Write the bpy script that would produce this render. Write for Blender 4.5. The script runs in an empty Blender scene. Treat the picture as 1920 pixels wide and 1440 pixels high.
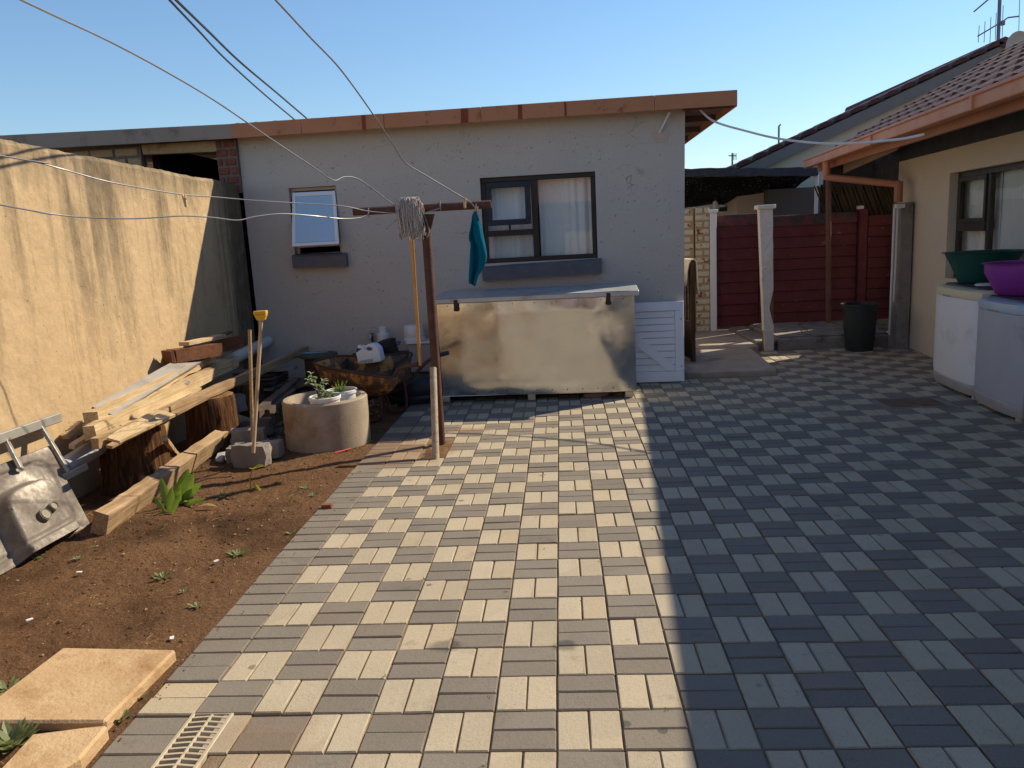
import bpy, bmesh, math, random
from mathutils import Vector, Matrix, noise
from math import sin, cos, pi, radians, tan, atan2, sqrt
random.seed(7)
D = bpy.data
SC = bpy.context.scene
COL = SC.collection
V = Vector

# ------------------------------------------------------------------ camera
CAM_POS = V((0.0706, -2.0778, 1.4892))
YAW, PITCH, ROLL, FPX = radians(-3.970), radians(10.485), radians(-3.055), 1470.9
_f = V((sin(YAW)*cos(PITCH), cos(YAW)*cos(PITCH), -sin(PITCH)))
_r = V((cos(YAW), -sin(YAW), 0)); _u = _r.cross(_f)
CR = cos(ROLL)*_r + sin(ROLL)*_u
CU = -sin(ROLL)*_r + cos(ROLL)*_u
CF = _f
cd = D.cameras.new('camera'); cam = D.objects.new('camera', cd); COL.objects.link(cam)
cd.sensor_width = 36; cd.lens = FPX/1920*36; cd.clip_start = 0.05; cd.clip_end = 3000
m = Matrix.Identity(4)
for i in range(3):
    m[i][0] = CR[i]; m[i][1] = CU[i]; m[i][2] = -CF[i]; m[i][3] = CAM_POS[i]
cam.matrix_world = m
SC.camera = cam

# ------------------------------------------------------------------ sky, sun, exposure
SUN = V((1.06, 0.70, 1.0)).normalized()          # direction towards the sun
EL = math.asin(SUN.z); AZ = atan2(SUN.x, SUN.y)
w = D.worlds.new('World'); SC.world = w; w.use_nodes = True
wn = w.node_tree; wn.nodes.clear()
sky = wn.nodes.new('ShaderNodeTexSky'); sky.sky_type = 'NISHITA'; sky.sun_disc = False
sky.sun_elevation = EL; sky.sun_rotation = AZ; sky.altitude = 0; sky.air_density = 1.3; sky.dust_density = 0.0; sky.ozone_density = 6.5
bg = wn.nodes.new('ShaderNodeBackground'); bg.inputs[1].default_value = 0.106
wo = wn.nodes.new('ShaderNodeOutputWorld')
wn.links.new(sky.outputs[0], bg.inputs[0]); wn.links.new(bg.outputs[0], wo.inputs[0])
sl = D.lights.new('sun', 'SUN'); sl.energy = 4.5; sl.angle = radians(0.55); sl.color = (1.0, 0.87, 0.66)
so = D.objects.new('sun', sl); COL.objects.link(so)
so.rotation_euler = SUN.to_track_quat('Z', 'Y').to_euler(); so.location = SUN*30
SC.view_settings.view_transform = 'Standard'; SC.view_settings.look = 'None'
SC.view_settings.exposure = 0.45; SC.view_settings.gamma = 1.0
SC.view_settings.use_curve_mapping = False

# ------------------------------------------------------------------ pixel -> place (1920x1440 photograph)
def ray(px, py): return ((px-960)/FPX)*CR + ((720-py)/FPX)*CU + CF
def gz(px, py, z=0.0):
    d = ray(px, py); return CAM_POS + d*((z-CAM_POS.z)/d.z)
def gy(px, py, y):
    d = ray(px, py); return CAM_POS + d*((y-CAM_POS.y)/d.y)
def gx(px, py, x):
    d = ray(px, py); return CAM_POS + d*((x-CAM_POS.x)/d.x)
def gp(px, py, p0, n):
    d = ray(px, py); return CAM_POS + d*((p0-CAM_POS).dot(n)/d.dot(n))
def depth_of(p): return (p-CAM_POS).dot(CF)
def project(p):
    q = p-CAM_POS; z = q.dot(CF)
    return 960+FPX*q.dot(CR)/z, 720-FPX*q.dot(CU)/z, z

# ------------------------------------------------------------------ objects
def tag(o, label=None, cat=None, group=None, kind=None):
    if label: o['label'] = label
    if cat: o['category'] = cat
    if group: o['group'] = group
    if kind: o['kind'] = kind
    return o
def thing(name, label, cat, loc=(0, 0, 0), group=None):
    o = D.objects.new(name, None); COL.objects.link(o); o.location = loc; o.empty_display_size = 0.1
    return tag(o, label, cat, group)
def wloc(o):
    l = V((0, 0, 0))
    while o is not None: l = l + o.location; o = o.parent
    return l
def jit(a): return random.uniform(-a, a)

class MB:
    def __init__(s): s.v = []; s.f = []; s.mi = []
    def add(s, vs, fs, mi=0):
        b = len(s.v); s.v += [V(q) for q in vs]
        for f in fs: s.f.append([b+i for i in f]); s.mi.append(mi)
        return s
    def bx(s, x0, x1, y0, y1, z0, z1, mi=0):
        return s.add([(x0,y0,z0),(x1,y0,z0),(x1,y1,z0),(x0,y1,z0),(x0,y0,z1),(x1,y0,z1),(x1,y1,z1),(x0,y1,z1)],
                     [(3,2,1,0),(4,5,6,7),(0,1,5,4),(1,2,6,5),(2,3,7,6),(3,0,4,7)], mi)
    def hexa(s, lo, hi, mi=0):   # two quads, same winding (lo below, ccw from above)
        return s.add(list(lo)+list(hi), [(3,2,1,0),(4,5,6,7),(0,1,5,4),(1,2,6,5),(2,3,7,6),(3,0,4,7)], mi)
    def bar(s, p0, p1, w, h, up=(0,0,1), seg=1, rough=0.0, mi=0, taper=1.0):
        p0, p1 = V(p0), V(p1); d = (p1-p0).normalized(); side = d.cross(V(up)).normalized(); u = side.cross(d)
        vs = []; fs = []
        for i in range(seg+1):
            t = i/seg; c = p0.lerp(p1, t); k = 1+(taper-1)*t
            for a, b in ((-1,-1),(1,-1),(1,1),(-1,1)):
                vs.append(c+side*(a*w/2*k+jit(rough))+u*(b*h/2*k+jit(rough))+d*(jit(rough) if i in (0,seg) else 0))
        for i in range(seg):
            for j in range(4):
                a = i*4+j; b = i*4+(j+1) % 4; fs.append((a, b, b+4, a+4))
        fs.append((3,2,1,0)); e = seg*4; fs.append((e,e+1,e+2,e+3))
        return s.add(vs, fs, mi)
    def tube(s, pts, r, n=8, cap=True, mi=0, flat=1.0):
        pts = [V(p) for p in pts]; k = len(pts); rs = r if isinstance(r, (list, tuple)) else [r]*k
        vs = []; fs = []; pu = None
        for i in range(k):
            d = (pts[min(i+1,k-1)]-pts[max(i-1,0)]).normalized()
            if pu is None:
                a = V((0,0,1)) if abs(d.z) < 0.9 else V((1,0,0)); pu = (a-d*a.dot(d)).normalized()
            else: pu = (pu-d*pu.dot(d)).normalized()
            sd = d.cross(pu)
            for j in range(n):
                t = 2*pi*j/n; vs.append(pts[i]+(sd*cos(t)+pu*sin(t)*flat)*rs[i])
        for i in range(k-1):
            for j in range(n):
                a = i*n+j; b = i*n+(j+1) % n; fs.append((a, b, b+n, a+n))
        if cap:
            fs.append(tuple(reversed(range(n)))); fs.append(tuple(range((k-1)*n, k*n)))
        return s.add(vs, fs, mi)
    def lathe(s, prof, c, n=24, sx=1.0, sy=1.0, rot=0.0, capb=False, capt=False, mi=0, wob=None):
        c = V(c); vs = []; fs = []
        for r, z in prof:
            for j in range(n):
                t = 2*pi*j/n; q = r*(wob(t, z) if wob else 1)
                x, y = q*cos(t)*sx, q*sin(t)*sy
                vs.append(c+V((x*cos(rot)-y*sin(rot), x*sin(rot)+y*cos(rot), z)))
        for i in range(len(prof)-1):
            for j in range(n):
                a = i*n+j; b = i*n+(j+1) % n; fs.append((a, b, b+n, a+n))
        if capb: fs.append(tuple(reversed(range(n))))
        if capt: k = (len(prof)-1)*n; fs.append(tuple(range(k, k+n)))
        return s.add(vs, fs, mi)
    def prism(s, poly, off, mi=0):     # polygon (ccw seen from the side off points to) extruded by off
        n = len(poly); off = V(off); a = [V(p) for p in poly]; b = [p+off for p in a]
        fs = [tuple(reversed(range(n))), tuple(range(n, 2*n))]+[(i, (i+1) % n, (i+1) % n+n, i+n) for i in range(n)]
        return s.add(a+b, fs, mi)
    def grid(s, fn, nu, nv, mi=0):
        vs = [fn(i/nu, j/nv) for j in range(nv+1) for i in range(nu+1)]
        fs = [(j*(nu+1)+i, j*(nu+1)+i+1, (j+1)*(nu+1)+i+1, (j+1)*(nu+1)+i) for j in range(nv) for i in range(nu)]
        return s.add(vs, fs, mi)
    def mesh(s, name, mats, smooth=False, bevel=0.0, origin=V((0,0,0)), fix=True, ang=35):
        me = D.meshes.new(name); me.from_pydata([tuple(q-origin) for q in s.v], [], s.f)
        for mm in mats: me.materials.append(mm)
        for p, i in zip(me.polygons, s.mi): p.material_index = i
        bm = bmesh.new(); bm.from_mesh(me)
        if fix: bmesh.ops.recalc_face_normals(bm, faces=bm.faces)
        if bevel > 0:
            es = [e for e in bm.edges if len(e.link_faces) == 2 and e.calc_face_angle(0) > 0.6]
            bmesh.ops.bevel(bm, geom=es, offset=bevel, segments=1, affect='EDGES', clamp_overlap=True)
        bm.to_mesh(me); bm.free()
        if smooth:
            for p in me.polygons: p.use_smooth = True
            try: me.set_sharp_from_angle(angle=radians(ang))
            except Exception: pass
        return me
    def build(s, name, mats, parent=None, smooth=False, bevel=0.0, fix=True, label=None, kind=None, ang=35):
        if not isinstance(mats, (list, tuple)): mats = [mats]
        if parent is not None: org = wloc(parent)
        else:
            xs = [q.x for q in s.v]; ys = [q.y for q in s.v]; zs = [q.z for q in s.v]
            org = V(((min(xs)+max(xs))/2, (min(ys)+max(ys))/2, min(zs)))
        o = D.objects.new(name, s.mesh(name, mats, smooth, bevel, org, fix, ang)); COL.objects.link(o)
        if parent is not None: o.parent = parent
        else: o.location = org
        if label: o['label'] = label
        if kind: o['kind'] = kind
        return o
def inst(name, me, loc, parent=None, rz=0.0, rx=0.0, ry=0.0):
    o = D.objects.new(name, me); COL.objects.link(o)
    o.location = V(loc)-(wloc(parent) if parent else V((0,0,0))); o.rotation_euler = (rx, ry, rz)
    if parent: o.parent = parent
    return o
def struct(o): o['kind'] = 'structure'; return o

# ------------------------------------------------------------------ materials (all procedural, world-space)
class NT:
    def __init__(s, name):
        s.m = D.materials.new(name); s.m.use_nodes = True; s.t = s.m.node_tree; s.t.nodes.clear()
        s.out = s.t.nodes.new('ShaderNodeOutputMaterial'); s.b = s.n('BsdfPrincipled'); s.t.links.new(s.b.outputs[0], s.out.inputs[0])
        s.geo = s.t.nodes.new('ShaderNodeNewGeometry'); s.pos = s.geo.outputs['Position']
    def n(s, typ, props=None, **inp):
        nd = s.t.nodes.new('ShaderNode'+typ)
        for k, v in (props or {}).items(): setattr(nd, k, v)
        for k, v in inp.items():
            key = int(k[1:]) if k[0] == 'i' and k[1:].isdigit() else k.replace('_', ' ')
            s.set(nd.inputs[key], v)
        return nd
    def set(s, sock, v):
        if isinstance(v, bpy.types.NodeSocket): s.t.links.new(v, sock)
        elif isinstance(v, bpy.types.Node): s.t.links.new(v.outputs[0], sock)
        else:
            if isinstance(v, (tuple, list)) and len(v) == 3 and sock.type == 'RGBA': v = (*v, 1)
            sock.default_value = v
    def scale(s, sc, vec=None, rot=(0,0,0), loc=(0,0,0)):
        if not isinstance(sc, (tuple, list)): sc = (sc, sc, sc)
        return s.n('Mapping', None, Vector=vec or s.pos, Scale=sc, Rotation=rot, Location=loc).outputs[0]
    def noise(s, sc, detail=4, rough=0.55, vec=None, loc=(0,0,0), dist=0.0):
        return s.n('TexNoise', None, Vector=s.scale(sc, vec, loc=loc), Scale=1.0, Detail=detail, Roughness=rough, Distortion=dist).outputs[0]
    def ramp(s, fac, stops):
        r = s.n('ValToRGB', None, Fac=fac); e = r.color_ramp.elements
        while len(e) > 1: e.remove(e[0])
        for i, (p, c) in enumerate(stops):
            el = e[0] if i == 0 else e.new(p)
            el.position = p; el.color = (c, c, c, 1) if isinstance(c, (int, float)) else (*c, 1)
        return r.outputs[0]
    def mix(s, fac, a, b, mode='MIX'):
        nd = s.n('Mix', {'data_type': 'RGBA', 'blend_type': mode})
        s.set(nd.inputs[0], fac); s.set(nd.inputs[6], a); s.set(nd.inputs[7], b); return nd.outputs[2]
    def math(s, op, a, b=0.0, clamp=False):
        nd = s.n('Math', {'operation': op, 'use_clamp': clamp}); s.set(nd.inputs[0], a); s.set(nd.inputs[1], b); return nd.outputs[0]
    def xyz(s, vec=None): return s.n('SeparateXYZ', None, Vector=vec or s.pos).outputs
    def bump(s, h, strength=0.3, dist=0.01, prev=None):
        nd = s.n('Bump', None, Height=h, Strength=strength, Distance=dist)
        if prev: s.set(nd.inputs['Normal'], prev)
        return nd.outputs[0]
    def fin(s, col=None, rough=0.6, metal=0.0, normal=None, spec=0.5, **kw):
        if col is not None: s.set(s.b.inputs['Base Color'], col)
        s.set(s.b.inputs['Roughness'], rough); s.set(s.b.inputs['Metallic'], metal)
        s.set(s.b.inputs['Specular IOR Level'], spec)
        if normal is not None: s.set(s.b.inputs['Normal'], normal)
        for k, v in kw.items(): s.set(s.b.inputs[k.replace('_', ' ')], v)
        return s.m
def hexc(r, g, b):
    f = lambda c: (c/255)/12.92 if c/255 <= 0.04045 else ((c/255+0.055)/1.055)**2.4
    return (f(r), f(g), f(b))
def mul(c, k): return tuple(x*k for x in c)

def m_simple(name, c1, c2, sc=8, rough=0.6, bump=0.15, bsc=60, metal=0.0, spec=0.4, dirt=None, dsc=3, dth=(0.55, 0.75)):
    n = NT(name); f = n.noise(sc, 5, 0.6)
    col = n.mix(n.ramp(f, [(0.3, 0.0), (0.7, 1.0)]), c1, c2)
    if dirt: col = n.mix(n.ramp(n.noise(dsc, 6, 0.65, loc=(3,1,7)), [(dth[0], 0.0), (dth[1], 1.0)]), col, dirt)
    nm = n.bump(n.noise(bsc, 4, 0.6), bump, 0.01)
    rg = n.ramp(n.noise(sc*1.7, 3, loc=(5,5,5)), [(0.3, max(0, rough-0.1)), (0.7, min(1, rough+0.1))])
    return n.fin(col, rg, metal, nm, spec)
def m_wood(name, c1, c2, axis='Y', gsc=40, rough=0.75, bump=0.4, knots=True, dark=None):
    # grain runs along the given world axis
    n = NT(name); sc = {'X': (1.5, gsc, gsc), 'Y': (gsc, 1.5, gsc), 'Z': (gsc, gsc, 1.5)}[axis]
    g = n.noise(sc, 5, 0.65, dist=0.6); col = n.mix(n.ramp(g, [(0.3, 0.0), (0.7, 1.0)]), c1, c2)
    big = n.noise(3.0, 4, 0.6, loc=(2,9,4)); col = n.mix(n.ramp(big, [(0.45, 0.0), (0.75, 0.7)]), col, dark or mul(c1, 0.45))
    return n.fin(col, rough, 0, n.bump(g, bump, 0.006), 0.25)
def m_plaster(name, c1, c2, pit=True, crack=True, streak=False, bumpk=0.5, patch=None):
    n = NT(name)
    big = n.noise(1.1, 5, 0.6); col = n.mix(n.ramp(big, [(0.3, 0.0), (0.7, 1.0)]), c1, c2)
    fine = n.noise(45, 4, 0.6); col = n.mix(0.35, col, n.mix(n.ramp(fine, [(0.25, 0.0), (0.75, 1.0)]), mul(c1, 0.86), mul(c2, 1.1)))
    nm = n.bump(n.noise(9, 5, 0.55), 0.5*bumpk, 0.03); nm = n.bump(n.noise(2.6, 3, 0.5), 0.35*bumpk, 0.06, nm)
    nm = n.bump(fine, 0.3*bumpk, 0.008, nm)
    if pit:
        for sc, th, k in (((11, 11, 17), 0.065, 0.3), ((23, 23, 15), 0.09, 0.35), ((9, 9, 31), 0.07, 0.35)):
            wv = n.n('VectorMath', {'operation': 'ADD'}, i0=n.scale(sc), i1=n.mix(0.8, (0,0,0), n.n('TexNoise', None, Vector=n.scale(30), Scale=1.0).outputs[1])).outputs[0]
            vo = n.n('TexVoronoi', None, Vector=wv, Scale=1.0)
            msk = n.math('MULTIPLY', n.ramp(vo.outputs['Distance'], [(th*0.6, 1.0), (th*1.5, 0.0)]), n.ramp(n.xyz(vo.outputs['Color'])[0], [(0.55, 0.0), (0.6, 1.0)]))
            col = n.mix(n.math('MULTIPLY', msk, k), col, mul(c1, 0.32))
            nm = n.bump(n.math('MULTIPLY', msk, -1.0), 0.8, 0.012, nm)
    if crack:
        wv = n.n('VectorMath', {'operation': 'ADD'}, i0=n.scale((1.3, 1.3, 2.2)), i1=n.mix(0.35, (0,0,0), n.n('TexNoise', None, Vector=n.scale(6), Scale=1.0, Detail=4.0).outputs[1])).outputs[0]
        vo = n.n('TexVoronoi', {'feature': 'DISTANCE_TO_EDGE'}, Vector=wv, Scale=1.0)
        msk = n.math('MULTIPLY', n.ramp(vo.outputs['Distance'], [(0.002, 1.0), (0.006, 0.0)]), n.ramp(n.noise(1.9, 3, loc=(4,2,8)), [(0.58, 0.0), (0.66, 1.0)]))
        col = n.mix(n.math('MULTIPLY', msk, 0.5), col, mul(c1, 0.35)); nm = n.bump(n.math('MULTIPLY', msk, -1.0), 0.6, 0.01, nm)
    if patch:   # chipped paint
        ch = n.math('MULTIPLY', n.ramp(n.noise(14, 5, 0.7, loc=(1,7,3)), [(0.735, 0.0), (0.75, 1.0)]), n.ramp(n.noise(0.9, 2, loc=(8,8,1)), [(0.5, 0.0), (0.6, 1.0)]))
        col = n.mix(ch, col, patch); nm = n.bump(n.math('MULTIPLY', ch, -1.0), 0.5, 0.008, nm)
    if streak:  # rain-run mould from the wall top
        x = n.xyz()
        st = n.noise((2.0, 3.2, 0.30), 5, 0.6, loc=(0, 3.1, 0)); st2 = n.noise((8, 11, 0.7), 4, 0.6)
        h = n.ramp(n.math('DIVIDE', x[2], 2.3), [(0.2, 0.0), (0.45, 0.42), (0.7, 0.8), (0.9, 1.0)])
        s1 = n.ramp(n.math('ADD', n.math('MULTIPLY', st, 0.75), n.math('MULTIPLY', st2, 0.25)), [(0.43, 0.0), (0.57, 1.0)])
        msk = n.math('MULTIPLY', s1, h, True)
        top = n.math('MULTIPLY', n.n('MapRange', None, Value=n.math('ADD', x[2], n.math('MULTIPLY', st2, 0.6)), i1=2.10, i2=2.50).outputs[0], 0.9)
        msk = n.math('MAXIMUM', msk, top)
        far = n.math('MULTIPLY', n.ramp(n.math('ADD', x[1], n.math('MULTIPLY', st, 1.2)), [(0.0, 0.0), (1.0, 1.0)]), 0.0)
        fr = n.n('MapRange', None, Value=n.math('ADD', x[1], n.math('MULTIPLY', st2, 0.9)), i1=5.55, i2=5.95).outputs[0]
        msk = n.math('MAXIMUM', n.math('MULTIPLY', msk, 0.88), n.math('MULTIPLY', fr, 0.95))
        brk = n.noise((16, 16, 7), 8, 0.78, loc=(2,2,9)); msk = n.ramp(n.math('ADD', msk, n.math('MULTIPLY', n.math('SUBTRACT', brk, 0.5), 1.1)), [(0.12, 0.0), (1.0, 0.84)])
        col = n.mix(msk, col, n.mix(fine, (0.032, 0.029, 0.022), (0.085, 0.072, 0.052)))
        rs = n.ramp(n.noise((7, 9, 0.55), 5, 0.65, loc=(4,4,4)), [(0.62, 0.0), (0.70, 0.45)]); col = n.mix(rs, col, (0.30, 0.16, 0.06))
        pl = n.ramp(n.noise(2.3, 3, 0.5, loc=(9,4,2)), [(0.70, 0.0), (0.73, 1.0)]); col = n.mix(n.math('MULTIPLY', pl, 0.55), col, mul(c2, 1.25))
    return n.fin(col, 0.88, 0, nm, 0.2)

def m_paver(name, c1, c2, cell):
    n = NT(name)
    cv = n.n('VectorMath', {'operation': 'FLOOR'}, i0=n.n('VectorMath', {'operation': 'MULTIPLY'}, i0=n.pos, i1=(1/cell[0], 1/cell[1], 0)).outputs[0]).outputs[0]
    wn_ = n.n('TexWhiteNoise', {'noise_dimensions': '3D'}, Vector=cv)
    col = n.mix(wn_.outputs[0], mul(c1, 0.84), mul(c2, 1.05)); hue = n.xyz(wn_.outputs[1])[1]; col = n.mix(n.math('MULTIPLY', n.math('POWER', hue, 3.0), 0.45), col, (c2[0]*1.0, c2[1]*0.86, c2[2]*0.66))
    grit = n.noise(330, 3, 0.7); col = n.mix(0.55, col, n.mix(n.ramp(grit, [(0.3, 0.0), (0.7, 1.0)]), mul(c1, 0.62), mul(c2, 1.3)))
    grime = n.noise(2.2, 6, 0.65); col = n.mix(n.ramp(grime, [(0.45, 0.0), (0.8, 0.35)]), col, mul(c1, 0.55))
    wh = n.n('TexVoronoi', None, Vector=n.scale(55), Scale=1.0)
    pits = n.math('MULTIPLY', n.ramp(wh.outputs['Distance'], [(0.08, 1.0), (0.16, 0.0)]), n.ramp(n.xyz(wh.outputs['Color'])[1], [(0.6, 0.0), (0.65, 1.0)]))
    col = n.mix(n.math('MULTIPLY', pits, 0.6), col, mul(c1, 0.4))
    fr_ = n.n('VectorMath', {'operation': 'FRACTION'}, i0=n.n('VectorMath', {'operation': 'MULTIPLY'}, i0=n.pos, i1=(1/cell[0], 1/cell[1], 0)).outputs[0]).outputs[0]
    fx = n.xyz(fr_); ed = lambda v, L: n.math('MULTIPLY', n.math('SUBTRACT', 0.5, n.math('ABSOLUTE', n.math('SUBTRACT', v, 0.5))), L)
    edge = n.math('MINIMUM', ed(fx[0], cell[0]), ed(fx[1], cell[1]))
    dirtn = n.noise(3.1, 6, 0.7, loc=(6,2,0)); fine_ = n.noise(42, 4, 0.7)
    reach = n.math('ADD', n.math('MULTIPLY', n.ramp(dirtn, [(0.42, 0.0), (0.75, 1.0)]), 0.012), n.math('MULTIPLY', fine_, 0.007))
    em = n.ramp(n.math('DIVIDE', edge, n.math('ADD', reach, 0.0015)), [(0.45, 1.0), (1.0, 0.0)])
    col = n.mix(n.math('MULTIPLY', em, 0.42), col, n.mix(fine_, (0.10, 0.064, 0.038), (0.20, 0.135, 0.08)))
    blot = n.ramp(n.noise(6.5, 6, 0.72, loc=(1,9,5)), [(0.60, 0.0), (0.72, 0.5)]); col = n.mix(blot, col, mul(c1, 0.5))
    x = n.xyz()
    def spot(cx, cy, rx, ry):
        a = n.math('DIVIDE', n.math('SUBTRACT', x[0], cx), rx); b = n.math('DIVIDE', n.math('SUBTRACT', x[1], cy), ry)
        return n.ramp(n.math('ADD', n.math('ADD', n.math('MULTIPLY', a, a), n.math('MULTIPLY', b, b)), n.math('MULTIPLY', n.math('SUBTRACT', n.noise(7, 5, 0.7), 0.5), 2.4)), [(0.25, 1.0), (1.0, 0.0)])
    soil = (0.24, 0.115, 0.045)
    st = n.math('MAXIMUM', spot(-1.12, 3.45, 0.42, 0.5), n.math('MULTIPLY', spot(-0.95, 0.05, 0.26, 0.2), 0.45))
    st = n.math('MAXIMUM', st, n.math('MULTIPLY', spot(-0.75, 4.0, 0.25, 0.12), 0.8))
    col = n.mix(n.math('MULTIPLY', st, 0.55), col, soil)
    damp = n.math('MAXIMUM', spot(-0.75, 4.85, 0.5, 0.2), n.math('MULTIPLY', spot(-1.25, 4.1, 0.3, 0.35), 0.8))
    vo = n.n('TexVoronoi', None, Vector=n.scale(9.0), Scale=1.0)
    drops = n.math('MULTIPLY', n.math('MULTIPLY', n.ramp(vo.outputs['Distance'], [(0.13, 1.0), (0.17, 0.0)]), n.ramp(n.xyz(vo.outputs['Color'])[0], [(0.86, 0.0), (0.87, 1.0)])), n.ramp(n.noise(0.8, 2, loc=(2,2,2)), [(0.45, 0.0), (0.5, 1.0)]))
    drops = n.math('MAXIMUM', drops, n.math('MAXIMUM', spot(-0.42, 0.62, 0.07, 0.05), spot(0.03, 0.6, 0.05, 0.05)))
    wet = n.math('MAXIMUM', n.math('MULTIPLY', damp, 0.75), drops)
    col = n.mix(n.math('MULTIPLY', wet, 0.6), col, mul(c1, 0.3))
    nm = n.bump(grit, 0.35, 0.004); nm = n.bump(n.noise(60, 3), 0.25, 0.006, nm)
    return n.fin(col, n.mix(wet, (0.78,)*3, (0.35,)*3), 0, nm, 0.35)

def m_soil(name, c1, c2, c3):
    n = NT(name)
    f = n.noise(2.0, 7, 0.65); col = n.mix(n.ramp(f, [(0.3, 0.0), (0.7, 1.0)]), c1, c2)
    g = n.noise(70, 5, 0.7); col = n.mix(n.ramp(g, [(0.35, 0.0), (0.7, 0.8)]), col, c3)
    vo = n.n('TexVoronoi', None, Vector=n.scale(95), Scale=1.0)
    st = n.math('MULTIPLY', n.ramp(vo.outputs['Distance'], [(0.2, 1.0), (0.35, 0.0)]), n.ramp(n.xyz(vo.outputs['Color'])[0], [(0.8, 0.0), (0.83, 1.0)]))
    col = n.mix(n.math('MULTIPLY', st, 0.6), col, (0.36, 0.24, 0.14))
    dk = n.ramp(n.noise(1.3, 5, 0.6, loc=(7,3,0)), [(0.50, 0.0), (0.66, 0.85)]); col = n.mix(dk, col, (0.055, 0.028, 0.014))
    nm = n.bump(n.noise(28, 6, 0.7), 0.9, 0.03); nm = n.bump(g, 0.8, 0.012, nm)
    return n.fin(col, 0.95, 0, nm, 0.15)

def m_metal(name, col, rough=0.3, bump=0.1, bsc=6, spangle=False, rust=None, rth=(0.6, 0.7), rsc=7, tint2=None):
    n = NT(name); c = col
    if tint2: c = n.mix(n.ramp(n.noise(3.0, 4, 0.6), [(0.35, 0.0), (0.65, 1.0)]), col, tint2)
    rg = n.ramp(n.noise(9, 4, 0.6), [(0.3, rough*0.7), (0.75, rough*1.35)])
    nm = n.bump(n.noise(bsc, 3, 0.5), bump, 0.03)
    if spangle:
        sp = n.n('TexVoronoi', None, Vector=n.scale(120), Scale=1.0)
        c = n.mix(0.05, c, sp.outputs['Color']); nm = n.bump(n.noise(300, 2), 0.05, 0.002, nm)
    mt = 1.0
    if rust:
        k = n.ramp(n.noise(rsc, 6, 0.7, loc=(3,6,1)), [(rth[0], 0.0), (rth[1], 1.0)])
        c = n.mix(k, c, n.mix(n.noise(40, 4), rust, mul(rust, 0.45))); rg = n.mix(k, rg, (0.85,)*3); mt = n.math('SUBTRACT', 1.0, k)
        nm = n.bump(n.noise(90, 4), n.math('MULTIPLY', k, 0.5), 0.006, nm)
    return n.fin(c, rg, mt, nm, 0.5)

def m_thin_glass(name, tint=(1, 1, 1), rough=0.02, ior=1.5, frost=None):
    n = NT(name)
    io = n.math('ADD', n.math('MULTIPLY', n.geo.outputs['Backfacing'], 1/ior-ior), ior); fr = n.n('Fresnel'); n.set(fr.inputs[0], io); tr = n.n('BsdfTransparent', None, Color=(*tint, 1)); gl = n.n('BsdfGlossy', None, Roughness=rough)
    mx = n.n('MixShader'); n.set(mx.inputs[0], fr.outputs[0]); n.set(mx.inputs[1], tr.outputs[0]); n.set(mx.inputs[2], gl.outputs[0])
    n.t.links.new(mx.outputs[0], n.out.inputs[0]); return n.m

MAT = {}
MAT['facade'] = m_plaster('grey_plaster', (0.50, 0.445, 0.38), (0.555, 0.495, 0.425), patch=(0.55, 0.49, 0.42))
MAT['leftwall'] = m_plaster('yellow_plaster', (0.46, 0.325, 0.18), (0.55, 0.40, 0.235), streak=True, crack=False, bumpk=0.8)
MAT['beige'] = m_plaster('beige_plaster', (0.56, 0.465, 0.35), (0.60, 0.50, 0.38), pit=False, crack=False, bumpk=0.5)
MAT['gable'] = m_plaster('gable_plaster', (0.58, 0.50, 0.38), (0.62, 0.54, 0.42), pit=False, crack=False, bumpk=0.3)
MAT['greywall'] = m_plaster('shade_grey_plaster', (0.10, 0.095, 0.09), (0.13, 0.12, 0.115), pit=False, crack=False)
MAT['whitewash'] = m_plaster('whitewash', (0.62, 0.60, 0.57), (0.72, 0.70, 0.66), crack=False, bumpk=1.6)
MAT['pl_light'] = m_paver('light_paver', (0.42, 0.345, 0.235), (0.49, 0.415, 0.295), (0.1, 0.2))
MAT['pl_dark'] = m_paver('dark_paver', (0.185, 0.158, 0.125), (0.24, 0.207, 0.165), (0.2, 0.1))
MAT['pl_edge'] = m_paver('edge_paver', (0.44, 0.355, 0.235), (0.50, 0.415, 0.285), (0.2, 0.1))
MAT['joint'] = m_simple('joint_sand', (0.17, 0.115, 0.07), (0.27, 0.19, 0.115), 20, 0.95, 0.6, 150)
MAT['soil'] = m_soil('soil', (0.165, 0.085, 0.040), (0.265, 0.145, 0.072), (0.075, 0.037, 0.018))
MAT['soil2'] = m_soil('loose_soil', (0.25, 0.14, 0.065), (0.32, 0.19, 0.095), (0.16, 0.085, 0.04))
MAT['concrete'] = m_simple('concrete', (0.32, 0.255, 0.20), (0.42, 0.345, 0.28), 5, 0.9, 0.5, 70, dirt=(0.14, 0.10, 0.075), dsc=2.5)
MAT['conc_old'] = m_simple('weathered_concrete', (0.20, 0.175, 0.15), (0.30, 0.26, 0.225), 6, 0.92, 0.6, 60, dirt=(0.08, 0.065, 0.05), dsc=4)
MAT['slab'] = m_simple('ochre_slab', (0.48, 0.315, 0.16), (0.57, 0.395, 0.22), 6, 0.85, 0.5, 60, dirt=(0.34, 0.19, 0.08), dsc=5, dth=(0.5, 0.72))
MAT['planter'] = m_simple('planter_concrete', (0.31, 0.245, 0.17), (0.41, 0.335, 0.25), 6, 0.9, 0.45, 120, dirt=(0.22, 0.125, 0.065), dsc=3.5, dth=(0.5, 0.75))
MAT['fascia'] = m_simple('rusty_orange_paint', (0.44, 0.175, 0.075), (0.52, 0.215, 0.095), 3, 0.55, 0.1, 40, dirt=(0.26, 0.075, 0.03), dsc=9, dth=(0.6, 0.72))
MAT['fascia_dark'] = m_simple('rust_run', (0.20, 0.03, 0.012), (0.27, 0.05, 0.02), 14, 0.7, 0.2, 60)
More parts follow.
